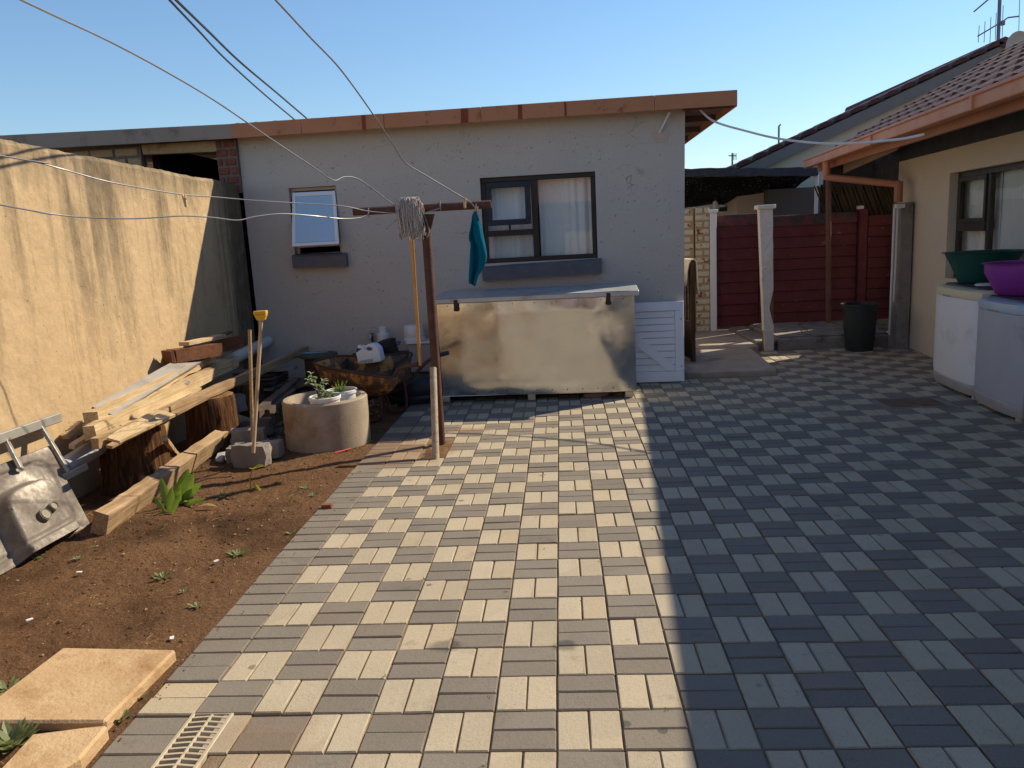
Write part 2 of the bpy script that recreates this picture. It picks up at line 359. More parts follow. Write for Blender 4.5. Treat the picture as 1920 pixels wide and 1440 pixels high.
MAT['fascia_grey'] = m_simple('brown_grey_sheet', (0.30, 0.22, 0.16), (0.36, 0.265, 0.195), 2, 0.5, 0.08, 30, dirt=(0.17, 0.10, 0.06), dsc=5)
MAT['roofsheet'] = m_metal('roof_sheet', (0.45, 0.44, 0.43), 0.5, 0.1, 6, rust=(0.22, 0.08, 0.035), rth=(0.5, 0.62))
MAT['soffit'] = m_simple('soffit_dark', (0.10, 0.06, 0.05), (0.15, 0.09, 0.075), 6, 0.8, 0.2)
MAT['frame'] = m_simple('black_frame', (0.013, 0.011, 0.010), (0.022, 0.018, 0.016), 6, 0.38, 0.03, 60)
MAT['rframe'] = m_simple('brown_frame', (0.022, 0.016, 0.012), (0.035, 0.026, 0.02), 6, 0.4, 0.03, 60)
MAT['sill'] = m_simple('slate_sill_paint', (0.085, 0.088, 0.10), (0.125, 0.125, 0.135), 7, 0.55, 0.5, 25, dirt=(0.2, 0.19, 0.18), dsc=10, dth=(0.66, 0.72))
MAT['glass'] = m_thin_glass('window_glass', (0.93, 0.95, 0.95), 0.01, 1.55)
MAT['curtain'] = m_simple('net_curtain', (0.86, 0.84, 0.79), (0.92, 0.90, 0.85), 4, 0.9, 0.2, 200, spec=0.1)
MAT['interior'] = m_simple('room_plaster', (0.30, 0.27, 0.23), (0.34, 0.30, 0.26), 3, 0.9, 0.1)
MAT['black'] = m_simple('recess_black', (0.018, 0.016, 0.014), (0.03, 0.027, 0.024), 6, 0.9, 0.3)  # black base stands in for the shade inside openings and gaps
_n = NT('frosted_glass_sky_tint'); MAT['frost'] = _n.fin(_n.mix(_n.noise(3, 3), (0.42, 0.60, 0.74), (0.48, 0.66, 0.80)), 0.22, 0, _n.bump(_n.noise(160, 3), 0.12, 0.003), 0.9)  # blue base paints the sky's reflection into the pane
MAT['whitepaint'] = m_simple('white_paint', (0.82, 0.83, 0.84), (0.86, 0.87, 0.88), 4, 0.5, 0.12, 40, dirt=(0.45, 0.43, 0.40), dsc=18, dth=(0.68, 0.76))
MAT['galv'] = m_metal('galvanised_sheet', (0.60, 0.635, 0.66), 0.19, 0.10, 3.2, spangle=True, tint2=(0.66, 0.68, 0.68), rust=(0.13, 0.10, 0.075), rth=(0.735, 0.80), rsc=5)
MAT['lidmetal'] = m_simple('weathered_zinc', (0.42, 0.43, 0.44), (0.56, 0.56, 0.55), 4, 0.42, 0.15, 20, metal=0.45, dirt=(0.30, 0.27, 0.23), dsc=6, dth=(0.55, 0.75))
MAT['galv2'] = m_metal('galvanised_steel', (0.52, 0.51, 0.48), 0.42, 0.2, 8, spangle=True, rust=(0.2, 0.11, 0.06), rth=(0.64, 0.74))
MAT['steel'] = m_metal('stained_steel', (0.30, 0.27, 0.235), 0.42, 0.15, 9, rust=(0.19, 0.15, 0.115), rth=(0.30, 0.62), rsc=4)
MAT['rustpipe'] = m_simple('rusty_pipe', (0.075, 0.032, 0.022), (0.125, 0.055, 0.036), 12, 0.65, 0.35, 90, dirt=(0.04, 0.022, 0.018), dsc=14, spec=0.35)
MAT['palepipe'] = m_simple('pale_flaking_pipe', (0.34, 0.25, 0.165), (0.50, 0.40, 0.28), 20, 0.6, 0.3, 90, dirt=(0.16, 0.085, 0.05), dsc=40, dth=(0.6, 0.66))
MAT['rustpaint'] = m_simple('rusty_yellow_tray', (0.085, 0.05, 0.032), (0.15, 0.085, 0.05), 9, 0.75, 0.5, 60, dirt=(0.46, 0.23, 0.06), dsc=10, dth=(0.50, 0.58))
MAT['darkrust'] = m_simple('dark_rust', (0.055, 0.03, 0.022), (0.09, 0.048, 0.032), 12, 0.8, 0.4, 60)
MAT['wire'] = m_simple('grey_wire', (0.20, 0.20, 0.21), (0.30, 0.30, 0.31), 5, 0.4, 0.05, metal=0.0)
MAT['cableblack'] = m_simple('black_cable', (0.02, 0.02, 0.024), (0.03, 0.03, 0.034), 5, 0.5, 0.05)
MAT['cablewhite'] = m_simple('white_cable', (0.62, 0.61, 0.58), (0.70, 0.69, 0.66), 5, 0.5, 0.05)
MAT['mop'] = m_simple('mop_cotton', (0.40, 0.345, 0.30), (0.62, 0.56, 0.49), 60, 0.95, 0.3, 300, spec=0.1)
MAT['handle'] = m_wood('varnished_handle', (0.62, 0.30, 0.07), (0.72, 0.40, 0.12), 'Z', 60, 0.4, 0.1, dark=(0.5, 0.24, 0.06))
MAT['teal'] = None
_n = NT('teal_terry'); _f = _n.noise(260, 4, 0.7); MAT['teal'] = _n.fin(_n.mix(_f, (0.0, 0.075, 0.135), (0.004, 0.20, 0.29)), 0.95, 0, _n.bump(_f, 0.9, 0.006), 0.1)
MAT['peg'] = m_wood('peg_wood', (0.60, 0.42, 0.20), (0.70, 0.52, 0.28), 'Z', 60)
MAT['plank'] = m_wood('pale_plank', (0.40, 0.27, 0.13), (0.68, 0.53, 0.32), 'Y', 60, 0.85, 0.7, dark=(0.30, 0.19, 0.095))
MAT['beam'] = m_wood('weathered_beam', (0.24, 0.145, 0.07), (0.50, 0.35, 0.20), 'Y', 48, 0.9, 0.9, dark=(0.17, 0.10, 0.05))
MAT['grey_board'] = m_wood('grey_board', (0.30, 0.275, 0.24), (0.38, 0.35, 0.31), 'Y', 50, 0.8, 0.2)
MAT['redwood'] = m_wood('dark_red_timber', (0.105, 0.038, 0.018), (0.20, 0.085, 0.04), 'X', 40, 0.6, 0.4)
MAT['darkwood'] = m_wood('old_dark_wood', (0.075, 0.055, 0.042), (0.13, 0.10, 0.078), 'Y', 45, 0.9, 0.5)
MAT['bark'] = None
_n = NT('stump_bark'); _g = _n.noise((38, 38, 3.0), 6, 0.7, dist=0.8); _c = _n.ramp(_g, [(0.32, (0.018, 0.009, 0.005)), (0.5, (0.115, 0.055, 0.026)), (0.72, (0.26, 0.135, 0.06))])
MAT['bark'] = _n.fin(_c, 0.95, 0, _n.bump(_g, 1.0, 0.03), 0.1)
_n = NT('stump_top'); _g = _n.noise(24, 6, 0.75); _c = _n.ramp(_g, [(0.3, (0.13, 0.06, 0.025)), (0.7, (0.38, 0.225, 0.11))])
MAT['stumptop'] = _n.fin(_c, 0.95, 0, _n.bump(_g, 1.0, 0.025), 0.1)
MAT['pvc'] = m_simple('aged_pvc', (0.50, 0.50, 0.44), (0.56, 0.56, 0.50), 4, 0.45, 0.05, 30, dirt=(0.34, 0.33, 0.22), dsc=5)
MAT['pvcgrey'] = m_simple('grey_pvc', (0.30, 0.315, 0.33), (0.36, 0.375, 0.39), 4, 0.45, 0.05, 30)
MAT['alu'] = m_simple('dull_painted_channel', (0.30, 0.29, 0.255), (0.40, 0.385, 0.34), 10, 0.5, 0.1, 60, metal=0.3, dirt=(0.22, 0.13, 0.08), dsc=9, dth=(0.6, 0.7))
MAT['whiteplastic'] = m_simple('white_plastic', (0.70, 0.69, 0.66), (0.76, 0.75, 0.73), 4, 0.4, 0.04, 30, dirt=(0.52, 0.47, 0.40), dsc=8, dth=(0.58, 0.8))
MAT['milky'] = None
_n = NT('milky_plastic'); MAT['milky'] = _n.fin((0.74, 0.77, 0.82), 0.35, 0, None, 0.4, Subsurface_Weight=0.15)
MAT['blackplastic'] = m_simple('black_plastic', (0.014, 0.014, 0.015), (0.024, 0.024, 0.026), 5, 0.42, 0.1, 30)
MAT['navytank'] = m_simple('dark_plastic_tub', (0.018, 0.02, 0.026), (0.03, 0.033, 0.042), 5, 0.4, 0.1, 20)
MAT['greenplastic'] = m_simple('dark_green_plastic', (0.012, 0.075, 0.058), (0.018, 0.10, 0.078), 4, 0.45, 0.05, 30, dirt=(0.05, 0.13, 0.11), dsc=9, dth=(0.58, 0.8))
MAT['purple'] = m_simple('purple_plastic', (0.25, 0.035, 0.30), (0.30, 0.045, 0.36), 4, 0.5, 0.05, 30, dirt=(0.36, 0.14, 0.40), dsc=8, dth=(0.56, 0.8))
MAT['binplastic'] = m_simple('bin_plastic', (0.016, 0.024, 0.024), (0.024, 0.034, 0.033), 4, 0.45, 0.05, 30)
MAT['washer'] = m_simple('washer_white', (0.80, 0.78, 0.76), (0.84, 0.82, 0.80), 2, 0.42, 0.02, 30, dirt=(0.58, 0.53, 0.47), dsc=4, dth=(0.52, 0.8))
MAT['washergrey'] = m_simple('washer_grey', (0.44, 0.445, 0.47), (0.50, 0.505, 0.53), 2, 0.4, 0.02, 30, dirt=(0.22, 0.22, 0.23), dsc=4, dth=(0.62, 0.85))
MAT['cream'] = m_simple('yellowed_plastic', (0.66, 0.55, 0.33), (0.72, 0.61, 0.40), 4, 0.45, 0.03, 30)
MAT['washbase'] = m_simple('grey_beige_plastic', (0.36, 0.34, 0.31), (0.42, 0.40, 0.36), 4, 0.5, 0.03, 30)
MAT['tealgrey'] = m_simple('pale_blue_plastic', (0.40, 0.47, 0.52), (0.46, 0.53, 0.58), 4, 0.4, 0.03, 30)
MAT['darklid'] = m_simple('dark_lid', (0.05, 0.04, 0.04), (0.08, 0.065, 0.06), 4, 0.4, 0.03, 30)
MAT['burgundy'] = m_simple('burgundy_precast', (0.10, 0.021, 0.025), (0.15, 0.032, 0.037), 4, 0.8, 0.4, 60, dirt=(0.20, 0.12, 0.105), dsc=12, dth=(0.64, 0.70))
MAT['burgundy_old'] = m_simple('burgundy_mould', (0.09, 0.045, 0.042), (0.20, 0.04, 0.042), 5, 0.8, 0.3, 60, dirt=(0.05, 0.045, 0.04), dsc=7, dth=(0.45, 0.6))
MAT['brickpaint'] = m_simple('flaking_cream_brick', (0.60, 0.53, 0.39), (0.70, 0.63, 0.49), 9, 0.85, 0.5, 60, dirt=(0.22, 0.06, 0.035), dsc=11, dth=(0.57, 0.62))
MAT['mortarpaint'] = m_simple('stained_mortar', (0.42, 0.31, 0.17), (0.52, 0.38, 0.20), 9, 0.9, 0.5, 60)
MAT['redbrick'] = m_simple('red_brick', (0.19, 0.052, 0.03), (0.27, 0.085, 0.05), 16, 0.9, 0.6, 60, dirt=(0.05, 0.03, 0.025), dsc=13, dth=(0.58, 0.66))
MAT['beigebrick'] = m_simple('ochre_brick', (0.42, 0.28, 0.14), (0.50, 0.35, 0.19), 12, 0.9, 0.5, 60, dirt=(0.22, 0.13, 0.07), dsc=7)
MAT['mortar'] = m_simple('mortar', (0.16, 0.125, 0.09), (0.22, 0.17, 0.13), 18, 0.95, 0.5, 80)
MAT['gutter'] = m_simple('orange_brown_gutter', (0.54, 0.21, 0.105), (0.62, 0.26, 0.13), 3, 0.5, 0.06, 30, dirt=(0.30, 0.12, 0.065), dsc=6, dth=(0.6, 0.8))
MAT['gutter_dark'] = m_simple('orange_brown_board', (0.36, 0.145, 0.075), (0.42, 0.175, 0.095), 3, 0.6, 0.1, 30)
MAT['slateband'] = m_simple('dark_slate_paint', (0.022, 0.026, 0.034), (0.034, 0.038, 0.048), 4, 0.6, 0.1, 30)
MAT['peach'] = m_simple('peach_board', (0.42, 0.29, 0.20), (0.48, 0.34, 0.24), 4, 0.7, 0.1, 30)
MAT['tile'] = m_simple('brown_roof_tile', (0.06, 0.022, 0.018), (0.105, 0.040, 0.032), 5, 0.7, 0.3, 60, dirt=(0.08, 0.055, 0.05), dsc=8)
MAT['tilered'] = m_simple('terracotta_tile', (0.36, 0.14, 0.08), (0.44, 0.19, 0.11), 5, 0.7, 0.3, 60)
MAT['barge'] = m_simple('grey_bargeboard', (0.17, 0.155, 0.145), (0.20, 0.18, 0.17), 4, 0.6, 0.1, 30)
MAT['net'] = None
_n = NT('shade_net'); _a = _n.ramp(_n.noise((60, 9, 60), 4, 0.7), [(0.63, 1.0), (0.66, 0.0)]); MAT['net'] = _n.fin((0.012, 0.011, 0.012), 0.9, 0, None, 0.1, Alpha=_a)
MAT['reed'] = m_wood('reed', (0.06, 0.044, 0.028), (0.10, 0.072, 0.043), 'Z', 30, 0.8, 0.2)
MAT['leaf'] = None
def m_leaf(name, c1, c2):
    n = NT(name); f = n.noise(30, 3); d = n.n('BsdfPrincipled', None, Roughness=0.5); n.set(d.inputs['Base Color'], n.mix(f, c1, c2))
    t = n.n('BsdfTranslucent'); n.set(t.inputs[0], n.mix(f, mul(c1, 1.3), mul(c2, 1.5))); mx = n.n('MixShader', None, i0=0.4)
    n.set(mx.inputs[1], d.outputs[0]); n.set(mx.inputs[2], t.outputs[0]); n.t.links.new(mx.outputs[0], n.out.inputs[0]); return n.m
MAT['leaf'] = m_leaf('bright_leaf', (0.14, 0.25, 0.03), (0.26, 0.36, 0.05))
MAT['leaf2'] = m_leaf('pale_leaf', (0.22, 0.30, 0.14), (0.36, 0.42, 0.24))
MAT['leaf3'] = m_leaf('weed_leaf', (0.19, 0.22, 0.085), (0.29, 0.32, 0.14))
MAT['leafy'] = m_leaf('yellow_leaf', (0.36, 0.34, 0.04), (0.50, 0.44, 0.06))
MAT['dryleaf'] = m_leaf('dry_leaf', (0.42, 0.29, 0.12), (0.52, 0.38, 0.17))
MAT['yellowp'] = m_simple('yellow_plastic', (0.62, 0.36, 0.015), (0.70, 0.43, 0.03), 6, 0.45, 0.1, 40)
MAT['redp'] = m_simple('red_plastic', (0.55, 0.05, 0.03), (0.62, 0.07, 0.04), 6, 0.4, 0.1, 40)
MAT['grate'] = m_simple('cream_plastic_grate', (0.44, 0.36, 0.24), (0.52, 0.44, 0.31), 8, 0.5, 0.1, 60, dirt=(0.36, 0.27, 0.17), dsc=14)
MAT['chan'] = m_simple('black_channel', (0.03, 0.022, 0.016), (0.05, 0.036, 0.026), 8, 0.9, 0.3, 60)
MAT['manhole'] = m_simple('rusty_manhole', (0.13, 0.075, 0.045), (0.20, 0.12, 0.075), 10, 0.9, 0.5, 60, dirt=(0.08, 0.04, 0.025), dsc=7)
MAT['pebble'] = m_simple('pebble', (0.20, 0.12, 0.07), (0.34, 0.24, 0.16), 40, 0.8, 0.2)
MAT['bluebit'] = m_simple('blue_paper', (0.16, 0.33, 0.42), (0.22, 0.40, 0.48), 14, 0.8, 0.2)
MAT['cloth'] = m_simple('white_laundry', (0.60, 0.62, 0.68), (0.68, 0.70, 0.75), 9, 0.9, 0.3)
MAT['towelcream'] = m_simple('cream_towel', (0.58, 0.52, 0.43), (0.66, 0.60, 0.50), 12, 0.95, 0.5, 200)
MAT['gatewood'] = m_wood('dark_gate_wood', (0.055, 0.032, 0.02), (0.10, 0.06, 0.036), 'Z', 40, 0.7, 0.3)
MAT['labelg'] = m_simple('green_label', (0.25, 0.30, 0.20), (0.55, 0.57, 0.48), 60, 0.6, 0.05)
MAT['labelp'] = m_simple('pink_label', (0.62, 0.42, 0.38), (0.68, 0.50, 0.45), 60, 0.6, 0.05)
MAT['darkpot'] = m_simple('potting_soil', (0.03, 0.02, 0.013), (0.05, 0.034, 0.022), 60, 0.95, 0.8, 90)
MAT['antenna'] = m_simple('antenna_metal', (0.16, 0.165, 0.20), (0.20, 0.205, 0.24), 6, 0.5, 0.05)
MAT['dish'] = m_simple('dish_paint', (0.45, 0.44, 0.42), (0.5, 0.49, 0.47), 6, 0.6, 0.05)
# ================================================================== ground, soil bed, paving
struct(MB().add([(-600,-600,-0.09),(600,-600,-0.09),(600,600,-0.09),(-600,600,-0.09)], [(0,1,2,3)]).build('ground', MAT['soil2']))
def soil_h(x, y):
    h = 0.024*noise.noise(V((x*1.3, y*1.3, 0)))+0.012*noise.noise(V((x*4, y*4, 3)))+0.007*noise.noise(V((x*13, y*13, 5)))+0.006*noise.noise(V((x*34, y*34, 9)))
    e = max(0, min(1, (-1.42-x)/0.25)); return -0.012+h*e+0.008*e
mb = MB(); mb.grid(lambda u, v: V((-3.2+u*1.83, -3.6+v*9.5, soil_h(-3.2+u*1.83, -3.6+v*9.5))), 140, 620)
struct(mb.build('soil_bed', MAT['soil'], smooth=True, ang=180))
# pebbles and crumbs scattered in the soil
ico = [V(p).normalized() for p in ((1,0,-.2),(-.4,.9,0),(-.5,-.85,.1),(0.1,0,1),(0,0.1,-1),(.6,.7,.5),(.5,-.7,.4))]
mb = MB(); random.seed(3)
for i in range(3200):
    x, y = random.uniform(-3.05, -1.38), random.uniform(-0.4, 5.6); x = x+abs(random.gauss(0, .05)) if x > -1.48 else x; s = random.choice((.002,.003,.003,.004,.005,.006,.009)); s = min(s, .004) if x > -1.41 else s; c = V((x, y, (soil_h(x, y) if x < -1.405 else .003)+s*0.4))
    R = Matrix.Rotation(random.uniform(0, 6), 3, 'Z')
    mb.add([c+R@V((a*s*1.3, b*s, d*s*0.7)) for a, b, d in ((1,0,0),(0,1,0),(-1,0,0),(0,-1,0),(0.1,0.1,1),(0,0,-1))], [(0,1,4),(1,2,4),(2,3,4),(3,0,4),(1,0,5),(2,1,5),(3,2,5),(0,3,5)])
for i, p in enumerate(mb.mi): mb.mi[i] = (0, 1, 1, 1, 2)[(i//8) % 5]
tag(mb.build('pebbles', [MAT['pebble'], MAT['soil2'], MAT['soil']], smooth=False), 'small stones and clods scattered over the brown soil', 'pebbles', kind='stuff')
mb = MB()
for i in range(260):
    x, y = random.uniform(-2.9, -1.45), random.uniform(-0.3, 4.5); a = random.uniform(0, 6.3); l = random.uniform(.012, .05); z = soil_h(x, y)+.004
    mb.tube([V((x, y, z)), V((x+cos(a)*l*.5, y+sin(a)*l*.5, z+.003+jit(.003))), V((x+cos(a)*l, y+sin(a)*l, z))], .0011, 3)
tag(mb.build('straw', MAT['dryleaf'], smooth=False), 'dry straw bits strewn over the brown soil', 'straw', kind='stuff')

_pv = MB(); _pv.bx(-1.40, 4.3, 0.226, 7.6, -0.08, -0.009); _pv.bx(-1.40, -1.214, -0.64, 0.2255, -0.08, -0.009); _pv.bx(-1.056, 4.3, -0.64, 0.2255, -0.08, -0.009); _pv.bx(-1.40, 4.3, -3.6, -0.6405, -0.08, -0.009)
paving = struct(_pv.build('paving', MAT['joint']))
GR = [gz(362,1336), gz(432,1338), gz(285,1440)]
gx0, gx1, gy1 = -1.207, -1.063, 0.212
HOLES = [(-1.215, -1.055, -0.62, 0.222), (-1.0, -0.78, 3.14, 3.78), (2.60, 3.16, 4.18, 4.60)]
def paver_verts(w, l, c=0.0045, h=0.05):
    a, b = w/2, l/2; vs = []
    for (x, y, z) in ((a, b, -h), (a, b, -c), (a-c, b-c, 0)):
        vs += [V((-x,-y,z)), V((x,-y,z)), V((x,y,z)), V((-x,y,z))]
    fs = [(8,9,10,11)]
    for k in (0, 4):
        for j in range(4): fs.append((k+j, k+(j+1) % 4, k+4+(j+1) % 4, k+4+j))
    return vs, fs
PV = {'x': paver_verts(0.1962, 0.0962), 'y': paver_verts(0.0962, 0.1962)}
def pmesh(k, mat):
    vs, fs = PV[k]; b = MB(); b.add(vs, fs); return b.mesh('paver', [mat])
PM = {0: pmesh('y', MAT['pl_light']), 1: pmesh('x', MAT['pl_dark']), 2: pmesh('x', MAT['pl_edge'])}
pl = []; random.seed(11)
for c in range(-7, 21):
    for r in range(-18, 38):
        X0, Y0 = c*0.2, r*0.2
        if Y0+0.1 > 5.78 and X0 < 1.28: continue
        if Y0+0.1 > 5.86 and X0+0.1 < 2.24+0.30*(Y0-5.9)*0.2: continue
        if Y0 > 7.3 and X0 > 2.4: continue
        if X0 > 4.02-0.044*(7.1-Y0): continue
        dark = (c+r) % 2 != 0
        if c == -7: kind = 2 if random.random() < 0.16 else 1
        else: kind = 1 if dark else 0
        for k in (0, 1):
            p = V((X0+0.1, Y0+0.05+0.1*k, 0)) if kind else V((X0+0.05+0.1*k, Y0+0.1, 0))
            if any(h[0] < p.x < h[1] and h[2] < p.y < h[3] for h in HOLES): continue
            z = jit(0.0016)+0.006*noise.noise(V((p.x*1.1, p.y*1.1, 4)))+(-0.004 if random.random() < .05 else 0)+(jit(0.004) if p.x < -0.8 and p.y < 0.6 else 0)
            pl.append([kind, V((p.x+jit(0.0012), p.y+jit(0.0012), z)), jit(0.010), jit(0.009), jit(0.014)])
vis = []
for i, q in enumerate(pl):
    x, y, d = project(q[1])
    if d > 0.3 and -60 < x < 1980 and y < 1500: vis.append((d, i))
vis.sort(); top = {i for d, i in vis[:300]}
rest = MB()
for i, (k, p, rx, ry, rz) in enumerate(pl):
    if i in top: inst('paver', PM[k], p, paving, rz, rx, ry)
    else:
        vs, fs = PV['x' if k else 'y']; R = Matrix.Rotation(rz, 3, 'Z') @ Matrix.Rotation(ry, 3, 'Y') @ Matrix.Rotation(rx, 3, 'X')
        rest.add([p+R@v for v in vs], fs, k)
rest.build('paver_field', [MAT['pl_light'], MAT['pl_dark'], MAT['pl_edge']], paving, kind='stuff', fix=False)
# loose earth where pavers are missing round the washing-line post; sand over the edge of the paving
mb = MB(); mb.grid(lambda u, v: V((-1.02+u*0.27, 3.12+v*0.68, -0.004+0.006*noise.noise(V((u*5, v*9, 1)))-0.02*(abs(u-.5)*2)**4-0.02*(abs(v-.5)*2)**6)), 20, 44)
struct(mb.build('earth_patch', MAT['soil2'], smooth=True, ang=180))
mb = MB(); mb.bx(2.58, 3.18, 4.16, 4.62, -0.03, -0.006); struct(mb.build('mortar_bed', MAT['conc_old']))
mb = MB(); mb.bx(-1.213, -1.057, -0.639, 0.225, -0.088, -0.07); struct(mb.build('drain_bed', MAT['chan']))

# concrete apron by the side gate, raised step with stone paving, back yard
def slabpoly(name, pts, z, h, mat, bev=0.012):
    b = MB(); b.prism([V((x, y, z-h)) for x, y in pts], (0, 0, h)); return struct(b.build(name, mat, bevel=bev))
slabpoly('concrete_apron', [(1.285,5.92),(1.7,5.90),(2.20,5.86),(2.235,6.3),(2.28,7.0),(2.30,7.45),(1.285,7.45)], 0.055, 0.12, MAT['concrete'])
slabpoly('walkway', [(1.285,7.458),(2.42,7.458),(2.42,9.2),(1.285,9.2)], 0.06, 0.14, MAT['concrete'])
step = slabpoly('raised_step', [(2.66,7.52),(3.2,7.50),(4.0,7.46),(4.1,9.05),(2.66,9.05)], 0.135, 0.22, MAT['conc_old'], 0.02)
st = MB(); random.seed(5)
slabpoly('stone_walk', [(2.428,7.62),(2.652,7.60),(2.652,9.2),(2.428,9.2)], 0.09, 0.15, MAT['conc_old'])
mpv = MB()
for (x0,x1,y0,y1) in ((2.68,3.05,7.56,8.0),(3.07,3.5,7.54,8.1),(3.52,3.95,7.5,8.0),(2.68,3.2,8.02,8.6),(3.22,3.7,8.12,8.7),(3.72,4.02,8.02,8.8),(2.7,3.3,8.62,9.0)):
    b = MB(); b.prism([V((x0+jit(.02),y0+jit(.02),0.136)),V((x1+jit(.02),y0+jit(.02),0.136)),V((x1+jit(.02),y1+jit(.02),0.136)),V((x0+jit(.02),y1+jit(.02),0.136))], (0,0,0.012)); b.build('paving_stone', MAT['conc_old'], step, bevel=0.006)

# ================================================================== walls with openings
def wall_holes(mb, P, u0, u1, z0, z1, holes, th):
    """P(u, d, z): u along the wall, d depth behind the face. holes = (u0,u1,z0,z1)"""
    us = sorted({u0, u1, *[h[0] for h in holes], *[h[1] for h in holes]}); zs = sorted({z0, z1, *[h[2] for h in holes], *[h[3] for h in holes]})
    inh = lambda a, b, c, d: any(h[0]-1e-6 <= a and b <= h[1]+1e-6 and h[2]-1e-6 <= c and d <= h[3]+1e-6 for h in holes)
    for a, b in zip(us, us[1:]):
        for c, d in zip(zs, zs[1:]):
            if inh(a, b, c, d): continue
            for dd in (0, th):
                mb.add([P(a,dd,c), P(b,dd,c), P(b,dd,d), P(a,dd,d)], [(0,1,2,3) if dd == 0 else (3,2,1,0)])
    def ring(h, inner):
        q = [(h[0],h[2]),(h[1],h[2]),(h[1],h[3]),(h[0],h[3])]
        for i in range(4):
            (ua, za), (ub, zb) = q[i], q[(i+1) % 4]
            f = [P(ua,0,za), P(ub,0,zb), P(ub,th,zb), P(ua,th,za)]
            mb.add(f, [(0,1,2,3) if inner else (3,2,1,0)])
    for h in holes: ring(h, True)
    ring((u0, u1, z0, z1), False)
    return mb

# ------------------------------------------------------------------ grey outbuilding facing the camera
FY = 5.80
out = thing('outbuilding', 'grey plastered outbuilding with rusty orange fascia and two windows, behind the metal chest', 'building', (-0.9, 5.8, 0))
BW = (-0.685, 0.44, 1.257, 2.088); SW = (-2.598, -2.118, 1.42, 2.098)
XL, XR = -3.06, 1.283
mb = wall_holes(MB(), lambda u, d, z: V((u+(0.022*(z-1.3)/1.3 if u > 1.2 else 0), FY+d, z)), XL, XR, -0.05, 2.64, [BW, SW], 0.2)
mb.build('front_wall', MAT['facade'], out, fix=False)
mb = MB(); mb.bx(XR-0.2, XR-0.002, FY+0.203, 9.4, -0.05, 2.64); mb.bx(XL, XR-0.21, 9.2, 9.4, -0.05, 2.64); mb.bx(XL, XL+0.2, FY+0.203, 9.19, -0.05, 2.64); mb.build('rear_wall', MAT['facade'], out)
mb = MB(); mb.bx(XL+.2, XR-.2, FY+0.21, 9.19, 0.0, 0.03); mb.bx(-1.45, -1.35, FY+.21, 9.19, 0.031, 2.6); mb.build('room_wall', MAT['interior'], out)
F0, F1 = gy(1383,168,5.62), gy(1383,197,5.62); G0, G1 = gy(432,232,5.62), gy(432,262,5.62)
RZ = F0.z; RX = F0.x
mb = MB(); mb.bx(XL-0.02, RX-0.012, 5.636, 9.6, RZ-0.035, RZ-0.012)
for i in range(26):
    x = XL+0.08+i*0.186
    if x < RX-0.05: mb.bx(x-0.018, x+0.018, 5.64, 9.6, RZ-0.0115, RZ-0.004)
mb.build('roof', MAT['roofsheet'], out)
# fascia in sections, each a shade out of line with the next
xs = [G0.x, -2.35, -1.55, -0.62, 0.18, 1.0, RX]
for i in range(6):
    a, b = xs[i]+0.0015, xs[i+1]-0.0015; z = lambda x: RZ+(G0.z-RZ)*(RX-x)/(RX-G0.x); o = jit(0.003)
    q = MB(); q.prism([V((a, 5.62+o, z(a)-0.135)), V((b, 5.62+o, z(b)-0.135)), V((b, 5.62+o, z(b))), V((a, 5.62+o, z(a)))], (0, 0.014, 0)); f = q.build('fascia', MAT['fascia'], out, bevel=0.002)
for px, wd in ((870,0.035),(975,0.02),(680,0.02),(1060,0.008)):
    p = gy(px, 210, 5.61); zt = RZ+(G0.z-RZ)*(RX-p.x)/(RX-G0.x); q = MB(); q.prism([V((p.x-wd, 5.613, zt-0.133)), V((p.x+wd*0.8, 5.613, zt-0.133)), V((p.x+wd, 5.613, zt-0.003)), V((p.x-wd*0.8, 5.613, zt-0.003))], (0, 0.0035, 0)); q.build('rust_streak', MAT['fascia_dark'], out)
q = MB(); q.bx(RX-0.012, RX, 5.636, 9.6, RZ-0.145, RZ); q.build('side_fascia', MAT['fascia'], out, bevel=0.002)
q = MB(); q.bx(XR+0.02, RX-0.014, 5.64, 9.55, RZ-0.075, RZ-0.06)
q.build('soffit', MAT['soffit'], out)
for y in (5.75, 6.6, 7.5, 8.4, 9.2):
    q = MB(); q.bx(XR+0.001, RX-0.014, y, y+0.05, RZ-0.135, RZ-0.077); q.build('rafter', MAT['soffit'], out)
p0, p1 = gy(1256,210,5.70), gy(1236,250,5.795)
q = MB(); q.tube([p0, p0.lerp(p1, .6), p1], 0.011, 8); q.build('conduit', MAT['cablewhite'], out, smooth=True)
c = gy(1238,256,5.8); q = MB(); q.prism([V((c.x+0.075*cos(t)*(1+.35*sin(3*t)), 5.7985, c.z+0.08*sin(t)*(1+.3*cos(2*t)))) for t in [i*2*pi/14 for i in range(14)]], (0, -0.004, 0)); q.build('patch', m_simple('bare_plaster', (.50,.40,.31), (.56,.45,.35), 20, .9, .4), out)
# large window
def frame_box(mb, x0, x1, z0, z1, w, y0, y1):
    mb.bx(x0, x1, y0, y1, z0, z0+w); mb.bx(x0, x1, y0, y1, z1-w, z1); mb.bx(x0, x0+w, y0, y1, z0+w, z1-w); mb.bx(x1-w, x1, y0, y1, z0+w, z1-w)
x0, x1, z0, z1 = BW; yf = FY+0.045
mb = MB(); frame_box(mb, x0+.001, x1-.001, z0+.001, z1-.001, 0.045, yf, yf+0.055)
xm = gy(1003,400,5.85).x; mb.bx(xm-0.03, xm+0.03, yf+.001, yf+0.054, z0+0.046, z1-0.046)
zt = gy(950,437,5.85).z; mb.bx(x0+0.046, xm-0.031, yf+.002, yf+0.053, zt-0.028, zt+0.028)
win = mb.build('window', MAT['frame'], out, bevel=0.003)
